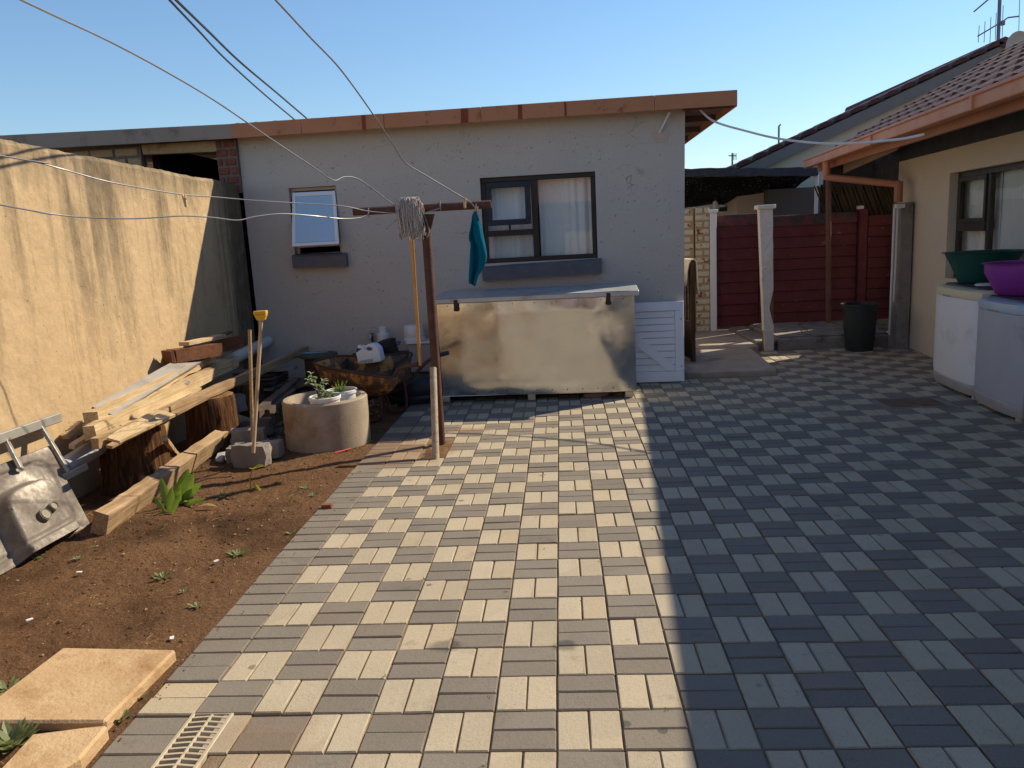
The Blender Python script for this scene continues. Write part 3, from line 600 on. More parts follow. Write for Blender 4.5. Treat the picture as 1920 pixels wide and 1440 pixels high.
# open top sash, tipped out at its foot
zs = zt+0.075
mb = MB(); a, b = V((x0+.05, yf-0.004, z1-0.05)), V((xm-.035, yf-0.004, z1-0.05)); foot = -0.055
def sash(u, z, d=0): 
    k = (z1-0.05-z)/(z1-0.05-zs); return V((u, yf-0.006+foot*k+d, z))
for (ua, ub, za, zb) in ((a.x, b.x, zs, zs+.055), (a.x, b.x, z1-.105, z1-.05), (a.x, a.x+.055, zs+.055, z1-.105), (b.x-.055, b.x, zs+.055, z1-.105)):
    mb.hexa([sash(ua,za,-.02), sash(ub,za,-.02), sash(ub,za,.02), sash(ua,za,.02)], [sash(ua,zb,-.02), sash(ub,zb,-.02), sash(ub,zb,.02), sash(ua,zb,.02)])
mb.build('sash', MAT['frame'], win, bevel=0.003)
mb = MB(); mb.bx((a.x+b.x)/2-.01, (a.x+b.x)/2+.01, yf-.02, yf-.005, zt+.02, zt+.13); mb.build('stay', MAT['frame'], win)
for nm, f in (('pane', lambda: MB().add([sash(a.x+.055,zs+.055), sash(b.x-.055,zs+.055), sash(b.x-.055,z1-.105), sash(a.x+.055,z1-.105)], [(0,1,2,3)])),
              ('pane', lambda: MB().bx(x0+.046, xm-.031, yf+.02, yf+.024, z0+.046, zt-.029)),
              ('pane', lambda: MB().bx(xm+.031, x1-.046, yf+.02, yf+.024, z0+.046, z1-.046))): f().build(nm, MAT['glass'], win)
def rough_sill(mb, xa, xb, za, zb, ya, yb, skew=0.0, n=14):
    def pt(u, z, y): return V((u, y, z+skew*(u-xa)/(xb-xa)+0.004*noise.noise(V((u*6, z*9, y*5)))))
    for i in range(n):
        a = xa+(xb-xa)*i/n; b = xa+(xb-xa)*(i+1)/n
        mb.add([pt(a,za,ya),pt(b,za,ya),pt(b,zb-.02,ya),pt(a,zb-.02,ya),pt(a,zb,ya+.02),pt(b,zb,ya+.02),pt(a,zb+.012,yb),pt(b,zb+.012,yb),pt(a,za,yb),pt(b,za,yb)],
               [(0,1,2,3),(3,2,5,4),(4,5,7,6),(1,0,8,9)] + ([(0,3,4,6,8)] if i == 0 else []) + ([(1,9,7,5,2)] if i == n-1 else []))
    return mb
S0 = gy(905,527,5.72); S1 = gy(1125,511,5.72)
rough_sill(MB(), S0.x, S1.x+.02, S0.z, S0.z+.135, 5.72, FY+0.044, S1.z-S0.z-.005).build('sill', MAT['sill'], win, bevel=0.0)
# small top-hung frosted window
x0, x1, z0, z1 = SW
mb = MB(); frame_box(mb, x0+.001, x1-.001, z0+.001, z1-.001, 0.03, FY+.06, FY+.10); mb.bx(x0+.03, x1-.03, FY+.062, FY+.098, z0+.09, z0+.105)
sw = mb.build('window', m_simple('cream_frame', (0.5,0.42,0.3), (0.6,0.52,0.4), 9, 0.6, 0.2), out, bevel=0.002)
T0, T1 = gy(549,362,5.84), gy(629,358,5.84); B0, B1 = gy(548,463,5.66), gy(636,458,5.66)
def sq(u, v, d): 
    p = T0.lerp(T1, u).lerp(B0.lerp(B1, u), v); return p+V((0, -0.97, 0.25))*d
mb = MB()
for (ua, ub, va, vb) in ((0,1,0,.075),(0,1,.94,1),(0,.075,.075,.94),(.925,1,.075,.94)):
    mb.hexa([sq(ua,vb,-.01), sq(ub,vb,-.01), sq(ub,va,-.01), sq(ua,va,-.01)], [sq(ua,vb,.015), sq(ub,vb,.015), sq(ub,va,.015), sq(ua,va,.015)])
sa = mb.build('sash', MAT['whitepaint'], sw, bevel=0.003)
MB().add([sq(.07,.93,.002), sq(.93,.93,.002), sq(.93,.07,.002), sq(.07,.07,.002)], [(0,1,2,3)]).build('pane', MAT['frost'], sw)
a, b = gy(549,503,5.72), gy(650,500,5.72); rough_sill(MB(), a.x, b.x, a.z, a.z+.13, 5.72, FY+.06, b.z-a.z, 8).build('sill', MAT['sill'], sw)
# net curtains inside
def curtain(x0, x1, z0, z1, y, name, label, group=None, ax=None, folds=60, amp=0.022):
    b = MB(); n = int((x1-x0)/0.008)
    ph = random.uniform(0, 9)
    def f(u, v):
        x = x0+u*(x1-x0); w = noise.noise(V((x*7, ph, v*0.5)))*1.6+noise.noise(V((x*23, ph, v*0.3)))
        p = V((x, y+amp*w, z0+v*(z1-z0))); return p if ax is None else ax(p)
    b.grid(f, n, 6); return tag(b.build(name, MAT['curtain'], smooth=True, ang=180), label, 'curtain', group)
curtain(-0.75, -0.15, 1.1, 2.2, FY+.155, 'net_curtain', 'white net curtain in left half of black framed window')
curtain(-0.12, 0.55, 1.1, 2.2, FY+.15, 'net_curtain', 'white net curtain in wide right pane of black framed window')

# ------------------------------------------------------------------ yellow boundary wall on the left
LX = -3.10
mb = MB(); n = 150
def lw_top(y): return 2.205-0.0125*(y-2.4)+0.012*noise.noise(V((y*2.2, 0, 0)))+0.009*noise.noise(V((y*9, 4, 0)))+0.006*noise.noise(V((y*25, 8, 0)))
for i in range(n):
    a, b = -3.6+9.39*i/n, -3.6+9.39*(i+1)/n
    ta, tb = lw_top(a), lw_top(b); ca, cb = 0.018*abs(noise.noise(V((a*7,1,1)))), 0.018*abs(noise.noise(V((b*7,1,1))))
    P = [V((LX,a,-.06)),V((LX,b,-.06)),V((LX,b,tb-.03)),V((LX,a,ta-.03)),V((LX-.015-ca,a,ta)),V((LX-.015-cb,b,tb)),V((LX-.2,a,ta-.005)),V((LX-.2,b,tb-.005)),V((LX-.22,a,-.06)),V((LX-.22,b,-.06))]
    mb.add(P, [(0,1,2,3),(3,2,5,4),(4,5,7,6),(6,7,9,8)] + ([(0,3,4,6,8)] if i == 0 else []) + ([(1,9,7,5,2)] if i == n-1 else []))
tag(mb.build('boundary_wall', MAT['leftwall'], smooth=True, ang=25), 'tall ochre plastered boundary wall with black mould streaks on the left', 'wall')

# ------------------------------------------------------------------ brick outhouse showing above that wall
bo = thing('brick_outhouse', 'ochre and red brick outhouse with dark opening, showing above the boundary wall', 'building', (-4.4, 5.8, 0))
q = MB(); zz = lambda x: G0.z+(gy(0,254,5.63).z-G0.z)*(G0.x-x)/(G0.x+5.3)
q.prism([V((-6.6,5.632,zz(-6.6)-.15)), V((G0.x,5.632,G0.z-.135)), V((G0.x+.03,5.632,G0.z)), V((-6.6,5.632,zz(-6.6)))], (0,.012,0)); q.build('fascia', MAT['fascia_grey'], bo, bevel=.002)
q = MB(); q.bx(-6.6, G0.x-.012, 5.646, 9.4, G0.z-.03, G0.z-.012); q.build('roof', MAT['roofsheet'], bo)
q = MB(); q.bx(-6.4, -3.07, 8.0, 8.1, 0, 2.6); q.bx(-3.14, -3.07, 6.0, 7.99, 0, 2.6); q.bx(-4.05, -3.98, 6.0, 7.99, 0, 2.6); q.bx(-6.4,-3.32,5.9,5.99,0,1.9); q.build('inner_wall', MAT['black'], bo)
a, b = gy(264,271,5.76), gy(409,263,5.76); c, d = gy(268,290,5.76), gy(409,284,5.76)
q = MB(); q.prism([c, d, b, a], (0,.07,0)); q.build('lintel_beam', MAT['beigebrick'], bo, bevel=.004)
def brickrun(parent, x0, x1, z0, z1, y, mat, mort, L=.21, H=.075, th=.1, jt=.012, rag=0.0):
    q = MB(); q.bx(x0, x1, y+.012, y+th, z0, z1); q.build('mortar', mort, parent)
    z = z0; k = 0
    while z < z1-.02:
        x = x0-(L/2 if k % 2 else 0); h = min(H, z1-z)
        while x < x1-.01:
            a, b = max(x, x0), min(x+L, x1)
            if b-a > .03:
                q = MB(); o = jit(.004); q.bx(a+jt/2+jit(rag), b-jt/2+jit(rag), y+o, y+th*.8, z+jt/2, z+h-jt/2); q.build('brick', mat, parent, bevel=.006)
            x += L+jt
        z += H+jt; k += 1
brickrun(bo, -5.2, gy(264,300,5.76).x, 2.2, 2.585, 5.77, MAT['beigebrick'], MAT['mortar'], .24, .085)
brickrun(bo, gy(406,300,5.74).x, XL-.004, 2.08, 2.585, 5.745, MAT['redbrick'], MAT['mortar'], .12, .075, .12, .012, .004)
# ================================================================== right-hand house
RA = radians(4.2); C0 = V((4.06, 7.1, 0)); AV = V((-sin(RA), -cos(RA), 0)); NV = V((-cos(RA), sin(RA), 0))
def rh(s, t, z): return C0+AV*s+NV*t+V((0,0,z))
def rhs(px, py, t=0.0):
    p = gp(px, py, C0+NV*t, NV); return (p-C0).dot(AV), p.z
def rbox(mb, s0, s1, t0, t1, z0, z1):
    return mb.hexa([rh(s0,t0,z0), rh(s0,t1,z0), rh(s1,t1,z0), rh(s1,t0,z0)], [rh(s0,t0,z1), rh(s0,t1,z1), rh(s1,t1,z1), rh(s1,t0,z1)])
SF = rhs(1685,330)[0]
house = thing('house', 'beige plastered house with orange gutter and brown tile roof on the right', 'house', (4.1, 4.0, 0))
ws, wz = rhs(1781, 325); we = ws+1.75; wb = 0.86
HW = (ws, we, wb, wz)
mb = wall_holes(MB(), lambda u, d, z: rh(u, -d, z), SF, 11.0, -0.05, 2.14, [HW], 0.2); mb.build('wall', MAT['beige'], house)
s0, zb0 = rhs(1683,303,.03); s1, zb1 = rhs(1920,236,.03)
q = MB(); rbox(q, SF-.01, 11.0, -0.21, 0.03, 2.143, 2.66); q.build('wall_plate', MAT['slateband'], house, bevel=.004)
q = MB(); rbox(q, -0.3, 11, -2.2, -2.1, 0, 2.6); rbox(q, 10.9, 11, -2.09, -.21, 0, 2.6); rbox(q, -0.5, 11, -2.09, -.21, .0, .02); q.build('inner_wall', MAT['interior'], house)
# window
mb = MB(); t0, t1 = -.13, -.08
def rfr(sa, sb, za, zb, w):
    rbox(mb, sa, sb, t0, t1, za, za+w); rbox(mb, sa, sb, t0, t1, zb-w, zb); rbox(mb, sa, sa+w, t0, t1, za+w, zb-w); rbox(mb, sb-w, sb, t0, t1, za+w, zb-w)
rfr(ws+.001, we-.001, wb+.001, wz-.001, .055)
sm, _ = rhs(1856, 400, -.1); rbox(mb, sm-.03, sm+.03, t0+.001, t1-.001, wb+.056, wz-.056)
_, zm = rhs(1820, 425, -.1); rbox(mb, ws+.056, sm-.031, t0+.002, t1+.01, zm-.04, zm+.04)
rw = mb.build('window', MAT['rframe'], house, bevel=.003)
mb = MB()
for (sa, sb, za, zb) in ((ws+.056, sm-.031, zm+.041, wz-.056),):
    for b4 in ((sa,sb,za,za+.04),(sa,sb,zb-.04,zb),(sa,sa+.04,za+.04,zb-.04),(sb-.04,sb,za+.04,zb-.04)): rbox(mb, b4[0], b4[1], -.1, -.065, b4[2], b4[3])
mb.build('sash', MAT['rframe'], rw, bevel=.003)
for (sa, sb, za, zb) in ((ws+.057, sm-.032, zm+.042, wz-.057), (ws+.057, sm-.032, wb+.057, zm-.042), (sm+.032, we-.057, wb+.057, wz-.057)):
    q = MB(); rbox(q, sa, sb, -.105, -.102, za, zb); q.build('pane', MAT['glass'], rw)
def rax(p): return rh(p.x, -p.y, p.z)
curtain(ws-.1, sm+.05, .7, 2.1, .175, 'net_curtain', 'white net curtain in narrow left casement above the green basin', ax=rax)
curtain(sm+.06, we+.1, .7, 2.1, .17, 'net_curtain', 'white net curtain in the wide right casement behind purple basin', ax=rax)
# roof: slab, tiles, gutter, boards
SL = 0.515; GT, GZ = 0.70, 2.345; VS = -2.0
def rz(t): return GZ+(GT-t)*SL
q = MB(); vs = [(VS+.03, GT-.03), (11, GT-.03), (11, -3.6), (VS+.03, -3.6)]
q.hexa([rh(s,t,rz(t)-.115) for s, t in vs], [rh(s,t,rz(t)-.08) for s, t in vs]); roof = q.build('roof', MAT['tile'], house)
slope = sqrt(1+SL*SL); TW, TLn = .30, .345
tm = MB(); prof = [(-.15,.012),(-.10,.038),(-.05,.045),(0,.03),(.04,.006),(.09,0),(.15,.004)]
tv = []
for y in (0, TLn): 
    for x, z in prof: tv.append(V((x, y, z+(.022 if y == 0 else 0))))
for x, z in prof: tv.append(V((x, 0, z-.008)))
tf = [(i, i+1, i+8, i+7) for i in range(6)]+[(14+i, 14+i+1, i+1, i) for i in range(6)]
tm.add(tv, tf); TM = tm.mesh('tile', [MAT['tile']], smooth=True, fix=False, ang=60)
# tile frame: x along wall (towards the camera = -x), y up the slope
upv = (-NV+V((0,0,SL))).normalized(); xax = -AV; zax = xax.cross(upv).normalized()
if zax.z < 0: zax = -zax; 
TR = Matrix((xax, upv, zax)).transposed()
for i in range(23):
    for j in range(9):
        t = GT-.0-j*.32/slope*1.0; p = rh(VS+.16+i*TW, t, rz(t)-.075)
        o = D.objects.new('tile', TM); COL.objects.link(o); o.parent = house
        o.matrix_parent_inverse = Matrix.Identity(4); M4 = TR.to_4x4(); M4.translation = p-house.location; o.matrix_basis = M4
# verge capping at the far end
q = MB(); q.tube([rh(VS+.01, GT, rz(GT)-.07), rh(VS+.01, -3.6, rz(-3.6)-.07)], .03, 8); q.build('verge_tile', MAT['tile'], roof, smooth=True)
q = MB()
for s0_, s1_ in ((VS-.02, .9), (.902, 3.2), (3.202, 11)):
    q = MB(); rbox(q, s0_, s1_, GT-.015, GT+.085, GZ-.125, GZ-.02); rbox(q, s0_, s1_, GT+.0855, GT+.10, GZ-.035, GZ-.005); q.build('gutter', MAT['gutter'], house, bevel=.01)
for s in (.9, 3.2):
    q = MB(); rbox(q, s-.02, s+.02, GT+.0, GT+.105, GZ-.13, GZ-.03); q.build('gutter_joint', MAT['gutter'], house, bevel=.004)
q = MB(); rbox(q, VS+.05, 11, GT-.11, GT-.07, GZ-.185, GZ-.06); q.build('fascia_board', MAT['gutter_dark'], house, bevel=.003)
for i in range(13):
    s = VS+.1+i*1.0
    q = MB(); q.hexa([rh(s,GT-.115,rz(GT-.115)-.20), rh(s+.05,GT-.115,rz(GT-.115)-.20), rh(s+.05,-.05,rz(-.05)-.20), rh(s,-.05,rz(-.05)-.20)][::-1],
                     [rh(s,GT-.115,rz(GT-.115)-.095), rh(s+.05,GT-.115,rz(GT-.115)-.095), rh(s+.05,-.05,rz(-.05)-.095), rh(s,-.05,rz(-.05)-.095)][::-1]); q.build('rafter', MAT['darkwood'], house)
a = rhs(1566,320,.3); b = rhs(1682,270,.3)
q = MB(); q.bar(rh(a[0], .3, a[1]-.01), rh(b[0], .3, b[1]+.02), .03, .16); q.build('peach_board', MAT['peach'], house, bevel=.003)
q = MB(); rbox(q, VS+.25, SF-.012, -.16, -.02, 1.93, 2.6); q.build('veranda_beam', MAT['slateband'], house, bevel=.004)
q = MB(); rbox(q, VS+.08, VS+.12, -.9, GT-.14, 1.95, 2.30); q.build('veranda_panel', MAT['slateband'], house)
q = MB(); rbox(q, VS+.13, VS+.18, -3.2, -.35, .0, 2.6); q.build('added_sun_block', MAT['greywall'], house)  # unseen wall, added to stop sun entering under the veranda roof
q = MB(); rbox(q, SF+.001, SF+.19, -3.4, -.215, 0, 2.6); q.build('end_wall', MAT['beige'], house)
# downpipe: drop from the gutter, run to the wall, elbow down
ds, _ = rhs(1554, 310, GT)
P0, P1 = rh(ds, GT+.03, GZ-.12), rh(ds, GT+.03, GZ-.34)
E0 = gp(1560,327,rh(ds,GT+.03,0),-AV)
w0 = gx(1690,345,3.98); w0 = V((3.93, 7.33, gy(1690,345,7.33).z)); 
q = MB(); q.tube([P0, P1], .042, 10); q.build('downpipe', MAT['gutter'], house, smooth=True)
q = MB(); q.tube([P1+V((0,0,.03)), w0], .042, 10); q.build('downpipe', MAT['gutter_dark'], house, smooth=True)
q = MB(); q.tube([w0+V((0,0,.03)), w0+V((0,0,-.20))], .046, 10); q.build('downpipe', MAT['gutter_dark'], house, smooth=True)
pxa, pxb = gy(1685,520,7.2).x, gy(1709,520,7.2).x; q = MB(); q.bx(pxa, pxb, 7.20, 7.44, -.05, w0.z-.21); q.build('pilaster', MAT['conc_old'], house, bevel=.01)
q = MB(); q.bx(pxa-.075, pxa+.02, 7.14, 7.199, w0.z-.27, w0.z-.225); q.build('pipe_bracket', MAT['cablewhite'], house, bevel=.004)
for k, (px, zb) in enumerate(((1676,.12),(1682,.5))):
    p = gy(px, 420, 7.18); q = MB(); q.tube([V((p.x, 7.18, w0.z-.26)), V((p.x-.003, 7.178, .9)), V((p.x-.01, 7.18, zb+.05))], .011, 8); q.build('conduit', MAT['cablewhite'], house, smooth=True)
# steel veranda post standing on the raised step
b = gz(1553,607,.135); q = MB(); q.tube([b, gy(1553,330,b.y-.02)+V((0,0,.12))], .035, 10)
po = q.build('veranda_post', m_simple('brown_post', (.13,.06,.035), (.17,.085,.05), 6, .6, .2), smooth=True); tag(po, 'slim brown steel post standing on the raised step under the gutter end', 'post')

# ------------------------------------------------------------------ burgundy precast wall at the back
def precast(name, label, x0, x1, y0, y1, zt, zb, n, mat, topmat):
    t = thing(name, label, 'wall', ((x0+x1)/2, (y0+y1)/2, zb)); H = (zt-zb)/n
    for i in range(n):
        a, b = V((x0, y0+jit(.004), 0)), V((x1, y1+jit(.004), 0)); z0, z1 = zb+i*H, zb+(i+1)*H-.0006
        d = V((0, .045, 0)); q = MB()
        q.hexa([a+V((0,0,z0)), b+V((0,0,z0)), b+d+V((0,0,z0)), a+d+V((0,0,z0))], [a+V((0,.018,z1)), b+V((0,.018,z1)), b+d+V((0,0,z1)), a+d+V((0,0,z1))])
        q.build('panel', topmat if i == n-1 else mat, t, bevel=.006)
    return t
WY = 9.15
pA, pB = gy(1346,400,WY), gy(1428,398,WY+.0)
w1 = precast('precast_wall', 'short run of burgundy precast wall panels between the two white posts', gy(1344,500,WY).x, gy(1423,500,WY).x, WY, WY, gy(1390,401,WY).z, .10, 10, MAT['burgundy'], MAT['burgundy_old'])
xb = gy(1446,500,WY-.1).x; xc = gy(1606,500,WY-.1).x; xd = gy(1626,500,WY-.1).x
w2 = precast('precast_wall', 'long burgundy precast wall bay behind the brown steel post', xb, xc, WY-.1, WY-.1, gy(1500,402,WY-.1).z, .13, 10, MAT['burgundy'], MAT['burgundy_old'])
w3 = precast('precast_wall', 'dark burgundy precast wall bay at far right behind the black bin', xd, xd+.85, WY-.1, WY-.1, gy(1650,403,WY-.1).z, .13, 10, MAT['burgundy'], MAT['burgundy'])
for (px, yy, zt_, mat, lab, wd) in ((1431, WY-.02, 398, 'burgundy', 'burgundy precast post behind the peeling white post', .1), (1615, WY-.1, 392, 'burgundy', 'burgundy precast post with pale cap between the two right wall bays', .11)):
    p = gy(px, 500, yy); t = thing('precast_post', lab, 'post', (p.x, yy, .06)); zt = gy(px, zt_, yy).z
    q = MB(); q.bx(p.x-wd/2, p.x+wd/2, yy-.04, yy+.09, .06, zt); q.build('shaft', MAT[mat], t, bevel=.008)
    q = MB(); q.bx(p.x-wd/2-.015, p.x+wd/2-.06, yy-.05, yy+.05, zt+.001, zt+.045); q.build('cap', MAT['whitewash'], t, bevel=.006)
# pale post left of the panels
p = gy(1336.5, 500, WY-.05); zt = gy(1337,395,WY-.05).z
t = thing('precast_post', 'smooth pale grey precast post beside the flaking brick pier', 'post', (p.x, WY, .06))
q = MB(); q.bx(p.x-.045, p.x+.045, WY-.1, WY+.08, .06, zt-.03); q.build('shaft', MAT['whitepaint'], t, bevel=.008)
q = MB(); q.bx(p.x-.06, p.x+.06, WY-.115, WY+.09, zt-.03+.001, zt+.015); q.build('cap', MAT['whitepaint'], t, bevel=.006)
# flaking cream brick pier
px1 = gy(1331, 500, WY-.1).x; bp = thing('brick_pier', 'flaking cream painted brick pier beside the outbuilding corner', 'pier', (1.9, WY, .06))
z1 = gy(1300,388,WY-.1).z
xj = gy(1302.5,500,WY-.1).x
brickrun(bp, 1.55, xj-.004, .06, z1-.02, WY-.09, MAT['brickpaint'], MAT['mortarpaint'], .21, .082, .2, .014, .003)
brickrun(bp, xj+.012, px1, .06, z1, WY-.1, MAT['brickpaint'], MAT['mortarpaint'], .215, .082, .2, .014, .003)
# peeling white concrete post in front, leaning a little
t = thing('gate_post', 'peeling white painted concrete post with flat cap at the step corner', 'post', (2.55, 7.55, 0))
bl, br = V((2.495,7.50,-.02)), V((2.60,7.50,-.02)); zt = gy(1437,392,7.5).z; tl, tr = V((gy(1424,395,7.5).x,7.50,zt)), V((gy(1449,395,7.5).x,7.50,zt)); d = V((0,.11,0))
q = MB(); n = 16
def gpst(u, w, v): return (bl.lerp(br, u).lerp(tl.lerp(tr, u), v))+d*w
ring = [(0,0),(1,0),(1,1),(0,1)]
for i in range(n):
    a, b = i/n, (i+1)/n
    ch = lambda v: (.42 if .25 < v < .36 else .2 if .36 <= v < .42 or .19 < v <= .25 else .0)+.04*noise.noise(V((v*14,0,0)))
    vs = [gpst(u-(ch(vv) if u == 1 else 0)+(-.02*noise.noise(V((vv*9,5,0))) if u == 0 else 0), w_, vv) for vv in (a, b) for u, w_ in ring]
    q.add(vs, [(j, (j+1) % 4, (j+1) % 4+4, j+4) for j in range(4)])
q.build('shaft', MAT['whitewash'], t)
q = MB(); q.hexa([gpst(-.05,1.02,.0), gpst(1.12,1.02,.0), gpst(1.12,.35,.0), gpst(-.05,.35,.0)][::-1], [gpst(.2,1.02,.99), gpst(1.0,1.02,.99), gpst(1.0,.35,.99), gpst(.2,.35,.99)][::-1]); q.build('core', m_simple('brown_core', (.22,.12,.055), (.30,.17,.08), 9, .9, .4), t)
cx = (tl.x+tr.x)/2
q = MB(); q.bx(cx-.105, cx+.105, 7.465, 7.65, zt+.001, zt+.05); q.build('cap', MAT['whitewash'], t, bevel=.006)

# side gate folded open, edge-on, with a cream towel over it
t = thing('side_gate', 'dark wooden gate folded open beside the outbuilding corner', 'gate', (1.45, 6.6, .06))
gA, gB = V((1.47, 6.50, 0)), V((1.36, 7.40, 0)); gd = (gB-gA).normalized(); zt = gy(1298,492,6.5).z
for k, (u, w_) in enumerate(((0, .07), (.93, .07))):
    p = gA+gd*u*.9; q = MB(); q.bar(p+V((0,0,.07)), p+V((0,0,zt)), .045, .06, gd); q.build('stile', MAT['gatewood'], t, bevel=.004)
for i in range(7):
    p = gA+gd*(.11+i*.11); q = MB(); q.bar(p+V((0,0,.5)), p+V((0,0,zt-.08)), .02, .025, gd); q.build('bar', MAT['darkrust'], t)
q = MB(); q.bar(gA+gd*.035+V((0,0,.29)), gA+gd*.81+V((0,0,.29)), .03, .4); q.build('panel', MAT['gatewood'], t)
q = MB(); q.bar(gA+gd*.035+V((0,0,zt-.06)), gA+gd*.81+V((0,0,zt-.06)), .035, .05); q.build('rail', MAT['gatewood'], t)
q = MB()
def tw(u, v):
    a = v*1.0; s = -.03+u*.34; p = gA+gd*s
    path = [(-.075,-.26),(-.06,-.12),(-.045,-.02),(-.02,.02),(.02,.025),(.045,.0),(.05,-.12),(.06,-.28),(.075,-.36)]
    k = v*(len(path)-1); i = min(int(k), len(path)-2); f = k-i; x = path[i][0]*(1-f)+path[i+1][0]*f; z = path[i][1]*(1-f)+path[i+1][1]*f
    return p+V((x+.008*noise.noise(V((u*4, v*5, 0))), 0, zt+z+.012))
q.grid(tw, 10, 24); to = q.build('towel', MAT['towelcream'], smooth=True, ang=180); tag(to, 'cream towel draped over top of the dark side gate', 'towel')
sm_ = to.modifiers.new('s', 'SOLIDIFY'); sm_.thickness = .008

# ------------------------------------------------------------------ neighbour: carport net, walls, reed screen
cp = thing('carport', 'carport roofed with black sagging shade net behind the burgundy wall', 'carport', (3.0, 11.5, 0))
a, b = gy(1240,331,10.6), gy(1532,328,10.6)
q = MB(); q.bar(a+V((0,0,.05)), b+V((0,0,.05)), .12, .12, seg=16, rough=.01); q.build('rolled_edge', m_simple('rolled_net', (.035,.034,.045), (.06,.058,.07), 12, .8, .6, 30), cp, smooth=True)
zf = a.z+.0; zr = gy(1350,384,13.2).z
q = MB(); q.grid(lambda u, v: V((1.0+u*(b.x+.1-1.0), 10.62+v*2.6, zf+(zr-zf)*v-.10*sin(pi*min(1,u*1.0))*sin(pi*v)+.03*noise.noise(V((u*9, v*4, 0))))), 40, 30); q.build('shade_net', MAT['net'], cp, smooth=True, ang=180)
q = MB(); q.tube([V((b.x,10.62,0)), V((b.x,10.62,b.z))], .03, 8); q.build('pole', MAT['cablewhite'], cp, smooth=True)
q = MB(); q.tube([V((1.2,10.62,0)), V((1.2,10.62,a.z))], .03, 8); q.build('pole', MAT['cablewhite'], cp, smooth=True)
for px in (1300, 1390):
    q = MB(); p = gy(px, 372, 12.9); q.bar(V((p.x-.4, 12.9, p.z-.18)), V((p.x+.5, 12.9, p.z+.02)) if px < 1350 else V((p.x+.6,12.9,p.z-.12)), .05, .08); q.build('strut', MAT['slateband'], cp)
n1 = thing('neighbour_house', 'tan house wall and shade-dark wall piece seen beneath the shade net', 'house', (4.2, 13.5, 0))
xg = gy(1440,380,13.5).x
q = MB(); q.bx(0.8, xg, 13.5, 13.7, 0, 2.6); q.build('wall', MAT['gable'], n1)
q = MB(); xk = gy(1441,390,11.6).x; q.bx(xk, xk+3.2, 11.6, 11.9, 0, gy(1500,352,11.6).z); q.build('side_wall', MAT['greywall'], n1)  # dark colour carries the shade under the carport
q = MB(); p = gy(1404,392,13.45); q.bx(p.x-.25, p.x+.32, 13.47, 13.499, p.z-.5, p.z+.12); q.build('window', MAT['frame'], n1)
p0 = gy(1341,382,12.0); t = thing('yard_lamp', 'small hanging glass lamp under the shade net', 'lamp', p0)
q = MB(); q.tube([p0+V((0,0,.16)), p0+V((0,0,.04))], .012, 6); q.build('stem', MAT['cableblack'], t)
q = MB(); q.lathe([(.02,.05),(.04,.03),(.045,-.06),(.03,-.09),(.005,-.1)], p0, 10); q.build('lamp_shade', MAT['whiteplastic'], t, smooth=True)
# reed screen above the right bay
rs = thing('reed_screen', 'dim brown reed screen leaning above the far right burgundy wall', 'screen', (4.4, 9.3, 1.5))
y = WY+.05
P = [gy(1540,346,y), gy(1700,340,y), gy(1700,412,y), gy(1540,412,y)]
q = MB(); q.prism([P[3]+V((0,.02,-1.2)), P[2]+V((0,.02,-1.2)), P[1]+V((0,.02,0)), P[0]+V((0,.02,0))], (0,.02,0)); q.build('backing', MAT['black'], rs)
random.seed(21); w_ = P[1].x-P[0].x; h_ = P[0].z-P[3].z
for i in range(46):
    x = P[0].x+w_*(i+.5)/46; q = MB(); q.tube([V((x-.10+jit(.01), y+jit(.01), P[0].z-.02+jit(.04))), V((x+.09+jit(.02), y+jit(.01), P[3].z-.03))], .011, 5); q.build('reed', MAT['reed'], rs)

# ------------------------------------------------------------------ gabled house behind
gh = thing('gable_house', 'large house with tiled gable roof and grey bargeboard behind the right house', 'house', (7.4, 12.2, 0))
GY_ = 12.0; pk = gy(1881,84,GY_); ev = gy(1395,312,GY_)
sl = (pk.z-ev.z)/(pk.x-ev.x); xR = pk.x+3.2
E1 = V((ev.x-.4, GY_, ev.z-.4*sl)); E2 = V((xR, GY_, pk.z-(xR-pk.x)*sl))
q = MB(); q.prism([V((E1.x+.3,GY_+.1,0)), V((xR-.3,GY_+.1,0)), V((xR-.3,GY_+.1,E2.z+.2*sl)), V((pk.x,GY_+.1,pk.z-.06)), V((E1.x+.3,GY_+.1,E1.z+.2*sl))], (0,7,0)); q.build('wall', MAT['gable'], gh)
bh = .19
for A, B in ((E1, pk), (pk, E2)):
    q = MB(); q.prism([A-V((0,.03,bh)), B-V((0,.03,bh)), B-V((0,.03,0)), A-V((0,.03,0))], (0,.025,0)); q.build('bargeboard', MAT['barge'], gh, bevel=.003)
    q = MB(); q.prism([A-V((0,.0,.04)), B-V((0,.0,.04)), B+V((0,0,.012)), A+V((0,0,.012))], (0,7.2,0)); q.build('roof', MAT['tile'], gh)
nT = 17; dirL = (pk-E1); L = dirL.length; dirL.normalize(); nrm = V((-dirL.z,0,dirL.x))
for i in range(nT):
    for k in range(4):
        c = E1+dirL*(L*(i+.5)/nT)+nrm*.014+V((0,-.05+k*.32,0)); q = MB(); hl = L/nT*.54; pr = []
        for j in range(7):
            u = -1+2*j/6; pr.append(c+dirL*(u*hl)+nrm*(.075*(1-u*u)**.6 + .012*(1-u)))
        pr2 = [p+V((0,.31,0)) for p in pr]; q.add(pr+pr2, [(j,j+1,j+8,j+7) for j in range(6)]+[(6,5,4,3,2,1,0)]); q.build('tile', MAT['tile'], gh, smooth=True, ang=50)
q = MB(); q.tube([pk+V((0,-.05,.03)), pk+V((0,7,.03))], .09, 8); q.build('ridge_tile', MAT['tile'], gh, smooth=True)
a = gy(1862,78,15); b = gy(1990,70,15)
